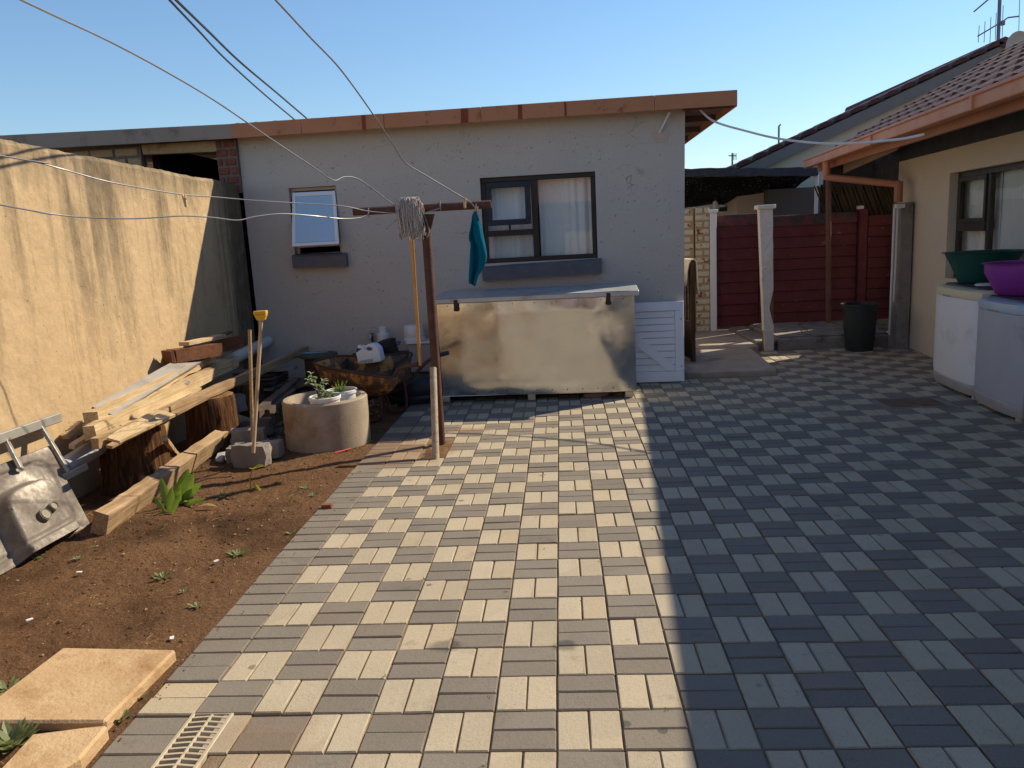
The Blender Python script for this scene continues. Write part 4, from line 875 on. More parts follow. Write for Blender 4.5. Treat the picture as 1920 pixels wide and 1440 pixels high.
q = MB(); q.prism([a+V((0,0,-1.6)), b+V((0,0,-1.6)), b, a], (0,.3,0)); q.build('rear_roof', MAT['tile'], gh)
# vent pipe on that roof, tv antennas, dish
p = gy(1460,276,12.3); q = MB(); q.tube([V((p.x,12.3,p.z-.12)), V((p.x,12.3,gy(1460,237,12.3).z)), V((p.x+.03,12.3,gy(1460,237,12.3).z+.03))], .016, 6); tag(q.build('vent_pipe', MAT['antenna'], smooth=True), 'thin grey vent pipe rising from lower slope of the tiled gable roof', 'pipe')
ta = thing('tv_antenna', 'tall roof antenna with cross rods beside the grey dish at top right', 'antenna', gy(1872,82,13.0))
q = MB(); q.tube([gy(1871,90,13.0), gy(1876,-40,13.0)], .03, 8); q.build('mast', MAT['antenna'], ta, smooth=True)
q = MB(); q.tube([gy(1833,68,12.9), gy(1880,40,12.9), gy(1890,33,12.9), gy(1911,30.5,12.9)], .013, 6); q.build('boom', MAT['antenna'], ta, smooth=True)
q = MB(); q.tube([gy(1826,22,12.9), gy(1852,0,12.9), gy(1872,-14,12.9)], .014, 6); q.build('boom', MAT['antenna'], ta, smooth=True)
for px, ya, yb in ((1835,48,80),(1846,40,80),(1857,32,80),(1867,24,75),(1880,10,70),(1911,-10,66)):
    q = MB(); q.tube([gy(px+1,ya,12.9), gy(px-1,yb,12.9)], .006, 5); q.build('rod', MAT['antenna'], ta)
q = MB(); c = gy(1880,42,12.88); q.bx(c.x-.03, c.x+.03, 12.85, 12.9, c.z-.05, c.z+.03); q.build('junction_box', MAT['antenna'], ta, bevel=.005)
c = gy(1912,86,11.6); di = thing('satellite_dish', 'pale grey satellite dish half hidden behind the brown roof edge', 'dish', c)
q = MB(); pr = [(.02,.0),(.12,.012),(.18,.04),(.23,.075),(.235,.07)]
for r, z in pr:
    for j in range(24):
        t_ = 2*pi*j/24; q.v.append(c+V((r*cos(t_)*.85, -z+.1, r*sin(t_))))
for i in range(4):
    for j in range(24): q.f.append([i*24+j, i*24+(j+1) % 24, (i+1)*24+(j+1) % 24, (i+1)*24+j]); q.mi.append(0)
q.build('dish', MAT['dish'], di, smooth=True)
q = MB(); q.tube([c+V((0,.1,0)), c+V((.05,.2,-.9))], .02, 6); q.build('mount', MAT['antenna'], di)
p = gy(1373,318,16.0); t = thing('tv_antenna', 'tiny distant antenna above the shade net against the sky', 'antenna', V((p.x,16,0)))
q = MB(); q.tube([V((p.x,16,0)), gy(1373,287,16)], .02, 6); q.build('mast', MAT['antenna'], t)
for ya, xa, xb_ in ((292,1366,1381),):
    q = MB(); q.tube([gy(xa,ya,16), gy(xb_,ya,16)], .012, 5); q.build('boom', MAT['antenna'], t)
for px in (1376,1380):
    q = MB(); q.tube([gy(px,287,16), gy(px,300,16)], .008, 5); q.build('rod', MAT['antenna'], t)
# house behind the photographer (seen only mirrored in the windows)
rb = thing('rear_house', 'beige house with terracotta tiles reflected in the window panes', 'house', (0, -6.5, 0))
q = MB(); q.bx(-3.0, 4.0, -6.7, -6.5, -.05, 2.35); q.build('wall', MAT['beige'], rb)
q = MB(); q.add([(-3.4,-6.0,2.3),(4.4,-6.0,2.3),(4.4,-9.5,4.0),(-3.4,-9.5,4.0)], [(0,1,2,3)]); q.build('roof', MAT['tilered'], rb)
q = MB(); q.bx(-1.6, .2, -6.499, -6.48, .9, 2.0); q.build('window', MAT['frame'], rb)
# ================================================================== galvanised chest
CA = radians(3.0); K0 = V((0.715, 5.0, 0)); KU = V((-cos(CA), sin(CA), 0)); KV = V((sin(CA), cos(CA), 0))
def ck(u, v, z): return K0+KU*u+KV*v+V((0,0,z))
def kbox(mb, u0, u1, v0, v1, z0, z1): return mb.hexa([ck(u1,v0,z0), ck(u0,v0,z0), ck(u0,v1,z0), ck(u1,v1,z0)], [ck(u1,v0,z1), ck(u0,v0,z1), ck(u0,v1,z1), ck(u1,v1,z1)])
CL, CD, CZ0, CZ1 = 1.80, 0.64, 0.062, 0.93
ch = thing('metal_chest', 'long dented galvanised metal chest against the grey outbuilding', 'chest', ck(.9, .28, 0))
def dent(u, z):
    a, b = u/CL, (z-CZ0)/(CZ1-CZ0)
    e = min(1, 8*min(a, 1-a))*min(1, 8*min(b, 1-b))
    w = .020*noise.noise(V((u*1.5, z*1.7, 2)))+.007*noise.noise(V((u*4, z*3.4, 7)))
    w += .004*math.exp(-(((u-1.42)/.20)**2+((z-.2)/.13)**2))-.014*math.exp(-(((u-.34)/.12)**2+((z-.62)/.3)**2))
    return w*e+.16*max(0, .42-u)**2+.22*max(0, .36-z)**2*max(0, min(1, (u-.75)/.5))
mb = MB(); mb.grid(lambda a, b: ck(CL*(1-a), dent(CL*(1-a), CZ0+(CZ1-CZ0)*b), CZ0+(CZ1-CZ0)*b), 90, 46); 
mb.add([ck(0,.0282,CZ0), ck(0,CD,CZ0), ck(0,CD,CZ1), ck(0,.0282,CZ1), ck(CL,.01,CZ0), ck(CL,CD,CZ0), ck(CL,CD,CZ1), ck(CL,0,CZ1)], [(0,1,2,3),(5,4,7,6),(1,5,6,2),(4,5,1,0)])
mb.build('body', MAT['galv'], ch, smooth=True, fix=False, ang=60)
LR = .025
mb = MB(); mb.hexa([ck(CL+.045,-.035,CZ1+.004), ck(-.04,-.035,CZ1+.004), ck(-.04,CD+.02,CZ1+.004+LR), ck(CL+.045,CD+.02,CZ1+.004+LR)], [ck(CL+.045,-.035,CZ1+.05), ck(-.04,-.035,CZ1+.05), ck(-.04,CD+.02,CZ1+.05+LR), ck(CL+.045,CD+.02,CZ1+.05+LR)]); lid = mb.build('lid', MAT['lidmetal'], ch, bevel=.006)
mb = MB(); mb.grid(lambda a, b: ck(CL*(1-a)+.04-.075*(1-a)*0, -.034+b*(CD+.05), CZ1+.0505+LR*b+.008*sin(pi*a)*sin(pi*b)+.004*noise.noise(V((a*6, b*3, 1)))), 40, 12); mb.build('lid_sheet', MAT['lidmetal'], lid, smooth=True, ang=180)
for px in (852, 1141):
    p = gy(px, 562, 5.0); u = (p-K0).dot(KU)
    q = MB(); kbox(q, u-.018, u+.018, -.048, -.036, .885, .968); h = q.build('hasp', MAT['blackplastic'], ch, bevel=.004)
    q = MB(); c = ck(u, -.028, .868); kbox(q, u-.024, u+.024, -.0355, -.012, .862, .895); q.build('padlock', MAT['blackplastic'], h, bevel=.008)
for u in (.03, .93, 1.74):
    for v in (.03, CD-.1):
        q = MB(); kbox(q, u, u+.075, v, v+.07, 0, CZ0-.002); q.build('leg', MAT['galv2'], ch, bevel=.004)
q = MB()
for i in range(13):
    c = ck(.07+i*.14, -.0015+dent(.07+i*.14, .10), .10); q.lathe([(.006,-.003),(.006,.003)], c, 6)
    q.tube([c+V((0,-.004,0)), c+V((0,.004,0))], .005, 6)
for i in range(9):
    c = ck(.1+i*.2, dent(.1+i*.2, .91), .91); q.tube([c+V((0,-.004,0)), c+V((0,.004,0))], .005, 6)
q.build('rivets', MAT['blackplastic'], ch, kind='stuff')
# shoe under the chest
c = gz(1118, 745, 0)+V((0,.03,.0)); q = MB()
q.lathe([(.045,0),(.052,.012),(.05,.03),(.036,.045),(.03,.04),(.028,.02)], c, 18, 2.3, 1.0, .1, True); tag(q.build('slipper', m_simple('tan_slipper', (.26,.15,.11), (.32,.19,.14), 20, .8, .2), smooth=True), 'worn tan slipper lying under the metal chest', 'slipper')

# ================================================================== white slatted half-door leaning by the chest
gl = thing('half_door', 'white slatted half door with diagonal brace leaning against the outbuilding', 'door', (1.0, 5.74, 0))
TLp, TRp, BRp, BLp = V((.70,5.775,.80)), V((1.262,5.775,.797)), V((1.25,5.70,.006)), V((.70,5.70,.01))
def hd(u, v, d): return BLp.lerp(BRp, u).lerp(TLp.lerp(TRp, u), v)+V((0,-1,.09)).normalized()*d
def hbar(mb, u0, u1, v0, v1, d0, d1): mb.hexa([hd(u0,v0,d1), hd(u1,v0,d1), hd(u1,v0,d0), hd(u0,v0,d0)], [hd(u0,v1,d1), hd(u1,v1,d1), hd(u1,v1,d0), hd(u0,v1,d0)])
for nm, b in (('rail', (0,1,0,.13)), ('rail', (0,1,.885,1)), ('stile', (.845,1,.131,.884)), ('stile', (0,.15,.131,.884))):
    q = MB(); hbar(q, *b, 0, .03); q.build(nm, MAT['whitepaint'], gl, bevel=.004)
for i in range(9):
    v0 = .131+i*.0837; q = MB(); hbar(q, .151, .844, v0+.003, v0+.081, 0, .014); q.build('slat', MAT['whitepaint'], gl, bevel=.004)
q = MB(); q.prism([hd(.151,.46,.015), hd(.70,.135,.015), hd(.843,.135,.015), hd(.843,.19,.015), hd(.151,.62,.015)], V((0,-1,.09)).normalized()*.014); q.build('brace', MAT['whitepaint'], gl, bevel=.003)
for (u, v) in ((.95,.78),(.95,.19)):
    q = MB(); c = hd(u, v, .029); q.tube([c, c+V((0,-.003,0))], .006, 6); q.build('nail', MAT['blackplastic'], gl)

# ================================================================== washing-line post
tp = thing('washing_line_post', 'rusty steel T-shaped washing line post standing in the paving', 'post', (-.89, 3.67, 0))
base = gz(827,832,0); PT = gy(797,402,3.66)
q = MB(); q.tube([base+V((0,0,-.05)), PT], .034, 12); q.build('pole', MAT['rustpipe'], tp, smooth=True)
BA, BB = gy(663,397,3.66), gy(921,383,3.66)
q = MB(); q.tube([BA, BB], .029, 12); bar = q.build('crossbar', MAT['rustpipe'], tp, smooth=True)
q = MB(); q.prism([PT+V((-.04,-.012,-.10)), PT+V((.04,-.012,-.10)), PT+V((.07,-.012,-.0)), PT+V((-.07,-.012,-.0))], (0,.024,0)); q.build('gusset', MAT['rustpipe'], tp)
sb, stp = gz(817,862,0), gy(812,690,3.52)
q = MB(); q.tube([sb+V((0,0,-.03)), stp], [.025,.025], 12); q.build('prop_pipe', MAT['palepipe'], tp, smooth=True)
for px, py in ((692,400),(826,386),(893,392),(745,398)):
    p = gy(px, py, 3.63); q = MB(); q.tube([p+V((0,.03,.03)), p+V((0,-.01,.034)), p+V((0,-.02,.0)), p+V((0,.0,-.03))], .004, 6); q.build('wire_loop', MAT['wire'], tp)
# wires -------------------------------------------------------------
def spline(pts, n=10):
    out = []; P = [pts[0]]+pts+[pts[-1]]
    for i in range(1, len(P)-2):
        for k in range(n):
            t = k/n; a, b, c, d = P[i-1], P[i], P[i+1], P[i+2]
            out.append(.5*((2*b)+(c-a)*t+(2*a-5*b+4*c-d)*t*t+(3*b-3*c+d-a)*t*t*t))
    return out+[pts[-1]]
def wire(name, label, pix, r, mat, ext=0.0, cat='wire'):
    pts = [gy(x, y, Y) for x, y, Y in pix]
    if ext: pts.append(pts[-1]+(pts[-1]-pts[-2]).normalized()*ext)
    q = MB(); q.tube(spline(pts), r, 6); return tag(q.build(name, MAT[mat], smooth=True), label, cat)
R = .0042
wire('washing_line', 'upper grey washing line sagging left past the boundary wall, holding a wooden peg', [(826,390,3.62),(790,400,3.60),(745,400,3.58),(692,396,3.5),(640,386,3.36),(560,381,3.16),(480,376,2.96),(410,370,2.8),(345,365,2.62),(280,355,2.45),(200,340,2.25),(120,318,2.05),(60,302,1.9),(0,292,1.78)], R, 'wire', 2.5, 'washing line')
wire('washing_line', 'lower grey washing line sagging left past the boundary wall, with a kink', [(692,400,3.62),(676,408,3.56),(640,410,3.42),(590,405,3.2),(530,401,3.0),(480,406,2.85),(445,413,2.75),(400,408,2.65),(340,405,2.5),(250,410,2.3),(150,407,2.1),(70,397,1.92),(0,384,1.8)], R, 'wire', 2.5, 'washing line')
wire('washing_line', 'kinked grey washing line rising from behind the mop to upper left corner', [(745,392,3.64),(735,382,3.55),(700,355,3.35),(670,335,3.2),(645,332,3.1),(625,338,3.0),(590,315,2.85),(500,255,2.4),(400,187,2.0),(300,128,1.6),(200,75,1.25),(110,33,.95),(40,0,.75)], R, 'wire', 2.0, 'washing line')
wire('washing_line', 'grey washing line rising steeply above the teal cloth, with a peg', [(893,393,3.64),(880,378,3.55),(850,360,3.4),(800,330,3.2),(760,305,3.0),(735,268,2.8),(700,215,2.5),(640,132,1.9),(580,68,1.45),(517,0,1.0)], R, 'wire', 2.0, 'washing line')
wire('power_cable', 'left one of two black overhead cables crossing the sky above the roof', [(552,224,6.6),(490,172,5.6),(420,108,4.4),(370,55,3.4),(318,0,2.6)], .0075, 'cableblack', 2.0, 'cable')
wire('power_cable', 'right one of two black overhead cables crossing the sky above the roof', [(575,222,6.6),(520,175,5.6),(450,116,4.4),(390,58,3.4),(330,0,2.6)], .0085, 'cableblack', 2.0, 'cable')
wire('white_cable', 'white electric cable sagging from the outbuilding eave to the right house', [(1313,206,5.78),(1340,228,5.70),(1400,246,5.51),(1460,260,5.33),(1530,268,5.11),(1590,269,4.93),(1660,264,4.72),(1700,259,4.6),(1733,252,4.5)], .011, 'cablewhite', 0, 'cable')
# pegs ---------------------------------------------------------------
def peg(p, tilt, label):
    t = thing('clothes_peg', label, 'peg', p)
    for s in (-1, 1):
        q = MB(); q.bar(p+V((s*.008+tilt*.5, 0, .028)), p+V((s*.003-tilt*.5, 0, -.045)), .008, .011, (0,1,0)); q.build('prong', MAT['peg'], t)
    q = MB(); q.tube([p+V((-.011,0,.004)), p+V((.011,0,.004))], .005, 6); q.build('spring', MAT['wire'], t)
peg(gy(346.5,374,2.60), -.006, 'wooden clothes peg on washing line in front of the ochre wall')
peg(gy(871,378,3.50), 0, 'wooden clothes peg on the steep washing line left of the teal cloth')
peg(gy(893,395,3.61), .01, 'wooden clothes peg holding the teal cloth on the crossbar')
# mop -----------------------------------------------------------------
mp = thing('mop', 'string mop with orange varnished handle, hung head up on the crossbar', 'mop', gy(787,684,4.28))
mt, mbm = gy(769,392,3.60), gy(787.5,684,4.28)
q = MB(); q.tube([mbm, mbm.lerp(mt, .5), mt], .0125, 10); q.build('handle', MAT['handle'], mp, smooth=True)
q = MB(); random.seed(4)
cen = gy(768,386,3.60)
for i in range(230):
    a = random.uniform(0, 2*pi); L = random.uniform(.21, .31); r0 = random.uniform(.0, .035); r1 = random.uniform(.045, .085)
    ty = V((cos(a), sin(a)*.62, 0)); top = cen+V((jit(.02), jit(.015), .035+jit(.018)))
    pts = []
    for k in range(8):
        u = k/7; rr = r0+(r1-r0)*min(1, u*2.6)**.55; dz = .045*sin(min(1, u*3.2)*pi*.5)-max(0, u-.14)*L*1.12
        pts.append(top+ty*rr*(1+.12*sin(u*9+i))+V((.004*sin(u*13+i*2), .004*cos(u*11+i), dz-.02)))
    q.tube(pts, .0034, 4, False)
for i in range(3):
    p = cen+V((.085, 0, -.02)); q.tube([p, p+V((.03,0,-.10)), p+V((.045,0,-.16)), p+V((.03,0,-.2)), p+V((.02,.0,-.21+.02*i))], .0034, 4)
q.build('mop_head', MAT['mop'], mp, smooth=True, kind='stuff', ang=180)
# teal cloth ------------------------------------------------------------
lft = [(889,396),(885,404),(884,414),(882,426),(879,440),(879,449),(882,457),(881,475),(881,495),(880,515),(880,531)]
rgt = [(893,396),(897,408),(900,418),(903,430),(906,445),(909,460),(912,478),(911,490),(906,503),(898,514),(890,536)]
def lerp_list(L, v):
    k = v*(len(L)-1); i = min(int(k), len(L)-2); f = k-i; return L[i][0]*(1-f)+L[i+1][0]*f, L[i][1]*(1-f)+L[i+1][1]*f
def cl(u, v):
    a = lerp_list(lft, v); b = lerp_list(rgt, v); x = a[0]+(b[0]-a[0])*u; y = a[1]+(b[1]-a[1])*u+2.0*noise.noise(V((u*5, v*7, 0)))*(1 if v > .9 else 0)
    f = .022*sin(u*7.5-v*3.2+.5)*min(1, v*2.5)-.03*max(0, 1-abs(u-.15-v*.75)*6)*(1 if v > .25 else 0)
    return gy(x, y, 3.6+f)
q = MB(); q.grid(cl, 22, 44); o = q.build('teal_cloth', MAT['teal'], smooth=True, ang=180); tag(o, 'teal terry cloth pegged to the crossbar in front of the window', 'cloth')
o.modifiers.new('s', 'SOLIDIFY').thickness = .006

# ================================================================== washing machines, basins, bin
def washer(name, label, s0, s1, zt, body, rim, base, lidm, depth=.36, front=.50):
    t = thing(name, label, 'washing machine', rh((s0+s1)/2, front-depth/2, 0))
    def P(s, t_, z): return rh(s, t_, z)
    n = 12
    def outline(z, bul, ins=0):
        pts = [P(s0+ins, front-depth, z)]
        for i in range(n+1):
            u = i/n; s = s0+ins+(s1-s0-2*ins)*u; b = bul*(1-(2*u-1)**2)
            e = .03*(max(0, abs(2*u-1)-.86)/.14)**2
            pts.append(P(s, front-ins+b-e, z))
        pts.append(P(s1-ins, front-depth, z)); return pts
    def loft(nm, zs, mat, bev=.0, cap=True):
        q = MB(); R_ = []
        for z, bul, ins in zs: R_.append(outline(z, bul, ins))
        k = len(R_[0]); vs = [p for r in R_ for p in r]; fs = []
        for i in range(len(R_)-1):
            for j in range(k): fs.append((i*k+j, i*k+(j+1) % k, (i+1)*k+(j+1) % k, (i+1)*k+j))
        fs.append(tuple(reversed(range(k)))); fs.append(tuple(range((len(R_)-1)*k, len(R_)*k)))
        q.add(vs, fs); return q.build(nm, mat, t, smooth=True, ang=40)
    loft('base', [(.03,.03,.012),(.075,.034,.002),(.11,.034,.002),(.118,.03,.006)], base)
    loft('body', [(.1185,.03,.004),(.16,.034,0),(zt-.10,.034,0),(zt-.095,.03,.004)], body)
    loft('rim', [(zt-.094,.033,0),(zt-.055,.035,-.004),(zt-.03,.03,.004),(zt-.018,.012,.02)], rim)
    loft('lid', [(zt-.0175,.008,.045),(zt-.006,.006,.05),(zt-.002,.004,.06)], lidm)
    q = MB(); q.hexa([P(s0+.28,front+.01,zt-.098),P(s0+.28,front+.037,zt-.098),P(s0+.44,front+.037,zt-.098),P(s0+.44,front+.01,zt-.098)], [P(s0+.28,front+.01,zt-.086),P(s0+.28,front+.042,zt-.086),P(s0+.44,front+.042,zt-.086),P(s0+.44,front+.01,zt-.086)]); q.build('handle_slot', base, t)
    for s in (s0+.07, s1-.07):
        for tt in (front-.05, front-depth+.06):
            q = MB(); q.lathe([(.03,0),(.026,.0305)], P(s, tt, 0), 10, capb=True, capt=True); q.build('foot', base, t)
    return t
sa, _ = rhs(1748, 640, .50); sb, _ = rhs(1831, 640, .50)
washer('washing_machine', 'white twin tub washing machine with yellowed rim, under the green basin', sa, sb-.012, .905, MAT['washer'], MAT['cream'], MAT['washbase'], MAT['darklid'])
washer('washing_machine', 'grey washing machine with pale blue rim, under the purple basin', sb+.012, sb+.76, .865, MAT['washergrey'], MAT['tealgrey'], MAT['washbase'], m_simple('purple_grey_lid', (.07,.055,.085), (.10,.08,.115), 4, .4, .03), front=.52)
def basin(name, label, c, rx, ry, h, mat, rot, base=.62):
    t = thing(name, label, 'basin', c)
    q = MB(); pr = [(base*.9,0),(base,.012),(base+.10,h*.35),(base+.105,h*.36),(base+.24,h*.72),(.98,h*.985),(1.05,h),(1.055,h*1.012),(1.04,h*1.02),(.96,h*1.0),(base+.20,h*.7),(base+.05,h*.3),(base-.03,.02)]
    q.lathe([(r, z) for r, z in pr], c, 44, rx, ry, rot, True, True); q.build('tub', mat, t, smooth=True, ang=50)
    return t
gc = rh(rhs(1830,520,.36)[0], .36, .905)
mid = gz(1832,519,.906); rim0 = gy(1763,470,mid.y)
gb = V((3.72, 5.02, .905))
basin('green_basin', 'dark green oval plastic basin holding white laundry', gb, .33, .26, .26, MAT['greenplastic'], .15)
random.seed(9)
for i, (dx, dy, lab) in enumerate(((-.14,-.07,'crumpled white garment at left end in the green basin'),(.0,-.06,'small white rag in the middle of the green basin'),(.1,-.07,'folded white garment at right in the green basin'))):
    c = gb+V((dx, dy, .16)); q = MB(); s_ = (.085,.05,.085)[i]
    q.lathe([(.1,-.10),(1.0,-.03),(.9,.02),(.5,.055),(.05,.065)], (0,0,0), 18, 1, .8, 0, True, True, wob=lambda t_, z: 1+.25*sin(3*t_+i)+.15*sin(7*t_))
    q.v = [c+V((v.x*s_, v.y*s_, v.z+.02*noise.noise(V((v.x*3, v.y*3, i))))) for v in q.v]; tag(q.build('garment', MAT['cloth'], smooth=True, ang=180), lab, 'laundry')
pb = V((3.66, 4.18, .865))
basin('purple_basin', 'purple round plastic basin on the grey washing machine', pb, .34, .30, .24, MAT['purple'], 0, .74)
c = V((3.56, 4.62, .905)); q = MB(); q.lathe([(.09,0),(.10,.006),(.10,.014),(.085,.02),(.02,.021)], c, 24, 1, .8, 0, True, True); tag(q.build('tub_cover', MAT['whiteplastic'], smooth=True), 'flat white plastic lid lying between green and purple basins', 'lid')
# black bin
bc = V((3.5, 7.22, 0)); t = thing('bin', 'black round plastic bin standing on paving by the raised step', 'bin', bc)
q = MB(); zt = .545; q.lathe([(.15,0),(.152,.01),(.195,zt-.03),(.19,zt-.03),(.148,.02)], bc, 32, capb=True, capt=True); q.build('tub', MAT['binplastic'], t, smooth=True)
q = MB(); q.lathe([(.196,zt-.035),(.212,zt-.03),(.214,zt-.005),(.208,zt),(.19,zt-.004),(.188,zt-.03)], bc, 32); q.build('rim', MAT['binplastic'], t, smooth=True)
# manhole
mh = thing('manhole_cover', 'rusty square manhole cover set flush in the shaded paving', 'manhole cover', (2.88, 4.39, 0))
q = MB(); q.bx(2.66, 3.10, 4.23, 4.55, -.006, .004); q.build('cover', MAT['manhole'], mh, bevel=.004)
q = MB(); frame_ = [(2.625,3.135,4.20,4.225),(2.625,3.135,4.555,4.58),(2.625,2.655,4.226,4.554),(3.105,3.135,4.226,4.554)]
for a in frame_: q.bx(a[0], a[1], a[2], a[3], -.006, .003)
q.build('rim', MAT['conc_old'], mh)
# drain grate
dg = thing('drain_grate', 'cream plastic slotted drain grate set in the paving edge', 'drain', (-1.13, -.2, 0))
x0, x1 = gx0, gx1; yb = -.60; zg = .002
q = MB(); q.bx(x0, x0+.013, yb, gy1, -.03, zg); q.bx(x1-.013, x1, yb, gy1, -.03, zg); q.bx(x0+.0131, x1-.0131, gy1-.012, gy1, -.03, zg-.0003); xm = (x0+x1)/2; q.bx(xm-.005, xm+.005, yb, gy1-.0121, -.03, zg-.0004); q.build('frame', MAT['grate'], dg, bevel=.002)
k = 0; yy = gy1-.034
while yy > yb:
    for s in (-1, 1):
        q = MB(); a, b = xm+s*.0052, (x0+.0132 if s < 0 else x1-.0132)
        q.hexa([V((min(a,b), yy+(.006 if (s>0)==(a<b) and False else 0), -.014)), V((max(a,b), yy, -.014)), V((max(a,b), yy+.008, -.014)), V((min(a,b), yy+.008, -.014))],
               [V((min(a,b), yy+(.006 if s > 0 else 0), zg-.0006)), V((max(a,b), yy+(0 if s > 0 else .006)+(.006 if s<0 else 0)*0, zg-.0006)), V((max(a,b), yy+(.008 if s > 0 else .014), zg-.0006)), V((min(a,b), yy+(.014 if s > 0 else .008), zg-.0006))]); q.build('slat', MAT['grate'], dg)
    yy -= .0265
# ochre slabs
def slab(label, pix, zt, h):
    pts = [gz(x, y, zt) for x, y in pix]; q = MB(); lo = [V((p.x, p.y, zt-h)) for p in pts]
    q.prism(lo, (0,0,h)); return tag(q.build('stepping_slab', MAT['slab'], bevel=.008), label, 'slab')
slab('large ochre concrete slab lying on the soil beside the paving', [(330,1217),(118,1213),(-60,1347),(-60,1352),(196,1352)][::-1][::-1], .03, .05)
slab('smaller broken ochre slab in the bottom left corner', [(203,1358),(160,1362),(60,1375),(-10,1450),(90,1455),(150,1420)], .035, .055)
# ================================================================== junk along the left wall
def stump(label, c, r, h, seed, flare=1.12):
    random.seed(seed); t = thing('tree_stump', label, 'stump', V((c[0], c[1], -.01)))
    def wob(a, z): return 1+.05*noise.noise(V((cos(a)*2, sin(a)*2, seed)))+.045*noise.noise(V((cos(a)*9, sin(a)*9, seed+z*1.2)))+.035*noise.noise(V((cos(a)*22, sin(a)*22, z*2.5)))
    q = MB(); pr = [(r*flare,0),(r*1.05,h*.2),(r,h*.4),(r*.98,h*.65),(r*.97,h*.85),(r*.955,h*.96),(r*.91,h)]
    q.lathe(pr, (c[0],c[1],-.015), 64, wob=wob, capb=True); q.build('bark', MAT['bark'], t, smooth=True, ang=50)
    q = MB(); q.lathe([(r*.915,h),(r*.8,h+.008),(r*.55,h+.003),(r*.25,h+.012),(.005,h+.006)], (c[0],c[1],-.015), 48, wob=wob, capt=True)
    for v in q.v: v.z += .012*noise.noise(V((v.x*30, v.y*30, seed)))
    q.build('cut_top', MAT['stumptop'], t, smooth=True, ang=180); return t
stump('nearest tree stump carrying the pale offcuts', (-2.80, 2.80), .205, .41, 1)
stump('middle tree stump with bright sunlit top behind the nearest stump', (-2.72, 3.80), .195, .42, 2)
stump('dark rear tree stump in shade by the stacked roof tiles', (-2.83, 4.70), .18, .36, 3)
def beam(name, label, p0, p1, w, h, mat, cat='plank', up=(0,0,1), rough=.004, seg=14, bev=.004):
    q = MB(); q.bar(p0, p1, w, h, up, seg, rough); return tag(q.build(name, MAT[mat], bevel=0), label, cat)
# heavy beam on the soil
beam('timber_beam', 'long heavy weathered beam lying on the soil, near end cut square', V((-2.50,1.86,.07)), V((-2.64,4.15,.10)), .085, .125, 'beam', 'beam', up=(.35,0,1), rough=.006, seg=26)
# leaning timbers resting on the stumps and the wall
Wx = lambda px, py, x: gx(px, py, x)
beam('timber_beam', 'thick square timber with notched end, lying on top of the stumps', Wx(170,785,-2.86), Wx(395,668,-2.93), .085, .075, 'plank', 'beam', rough=.006)
beam('timber_beam', 'pale straight timber beneath the notched one in the pile', Wx(168,812,-2.79), Wx(440,678,-2.86), .075, .085, 'plank', 'beam', rough=.005)
beam('plank', 'narrow brown plank running from nearest stump back to the outbuilding wall', Wx(178,832,-2.70), Wx(575,655,-2.57), .05, .065, 'beam', 'plank', rough=.004, seg=18)
beam('board', 'wide grey board lying along the wall on the timber pile', Wx(192,772,-2.86), Wx(392,655,-2.93), .14, .014, 'grey_board', 'board', up=(.5,-.1,1), rough=.001)
a, b, c = Wx(206,768,-2.86), Wx(246,748,-2.86), Wx(222,785,-2.83)
q = MB(); q.prism([a, Wx(205,786,-2.84), b], V((.004,0,.004))); tag(q.build('metal_offcut', MAT['whitepaint']), 'bright white triangular sheet offcut tucked under grey board', 'sheet')
beam('lath', 'thin pale lath leaning against ochre wall above grey board', Wx(235,742,-3.06), Wx(311,702,-3.07), .02, .022, 'plank', 'lath', rough=.001)
beam('lath', 'short split lath leaning at wall foot behind the grey pipe', Wx(120,820,-3.05), Wx(150,792,-3.02), .05, .03, 'plank', 'lath', rough=.002)
# offcuts on the nearest stump
for k, (p, q_, w_, h_, lab) in enumerate((((212,826),(318,776),.085,.018,'pale flat board offcut lying lowest on nearest stump'),((206,822),(285,782),.05,.02,'narrow pale offcut in the middle on nearest stump'),((222,812),(300,772),.06,.022,'short pale offcut with square end lying topmost on nearest stump'))):
    beam('offcut', lab, Wx(*p, -2.62-.045*k), Wx(*q_, -2.56-.04*k), w_, h_, 'plank', 'offcut', rough=.0015, up=(.25,0,1))
for k, (p, q_, xa, xb_, w_, h_, mt_, lab) in enumerate((((232,800),(372,728),-2.74,-2.78,.045,.02,'plank','thin pale plank on the near side of timber pile'),((188,795),(330,712),-2.83,-2.90,.05,.03,'beam','brown batten squeezed between notched and pale timbers'),((150,822),(215,792),-2.98,-2.96,.04,.03,'darkwood','short dark batten at wall foot under the timber pile'),((300,735),(420,672),-2.88,-2.93,.06,.022,'plank','pale board under the grooved red block'),((205,838),(470,705),-2.60,-2.68,.035,.018,'beam','long thin brown lath along near side of the pile'),((160,800),(352,716),-2.95,-2.80,.04,.022,'grey_board','thin grey lath crossing the timber pile at a slant'),((245,775),(395,690),-2.90,-2.84,.05,.02,'beam','brown board lying crooked on the notched timber'),((135,838),(225,778),-2.88,-3.0,.035,.03,'plank','short pale batten poking out at near end of the pile'))):
    beam('batten', lab, Wx(*p, xa), Wx(*q_, xb_), w_, h_, mt_, 'batten', rough=.0025, up=(.2,0,1))
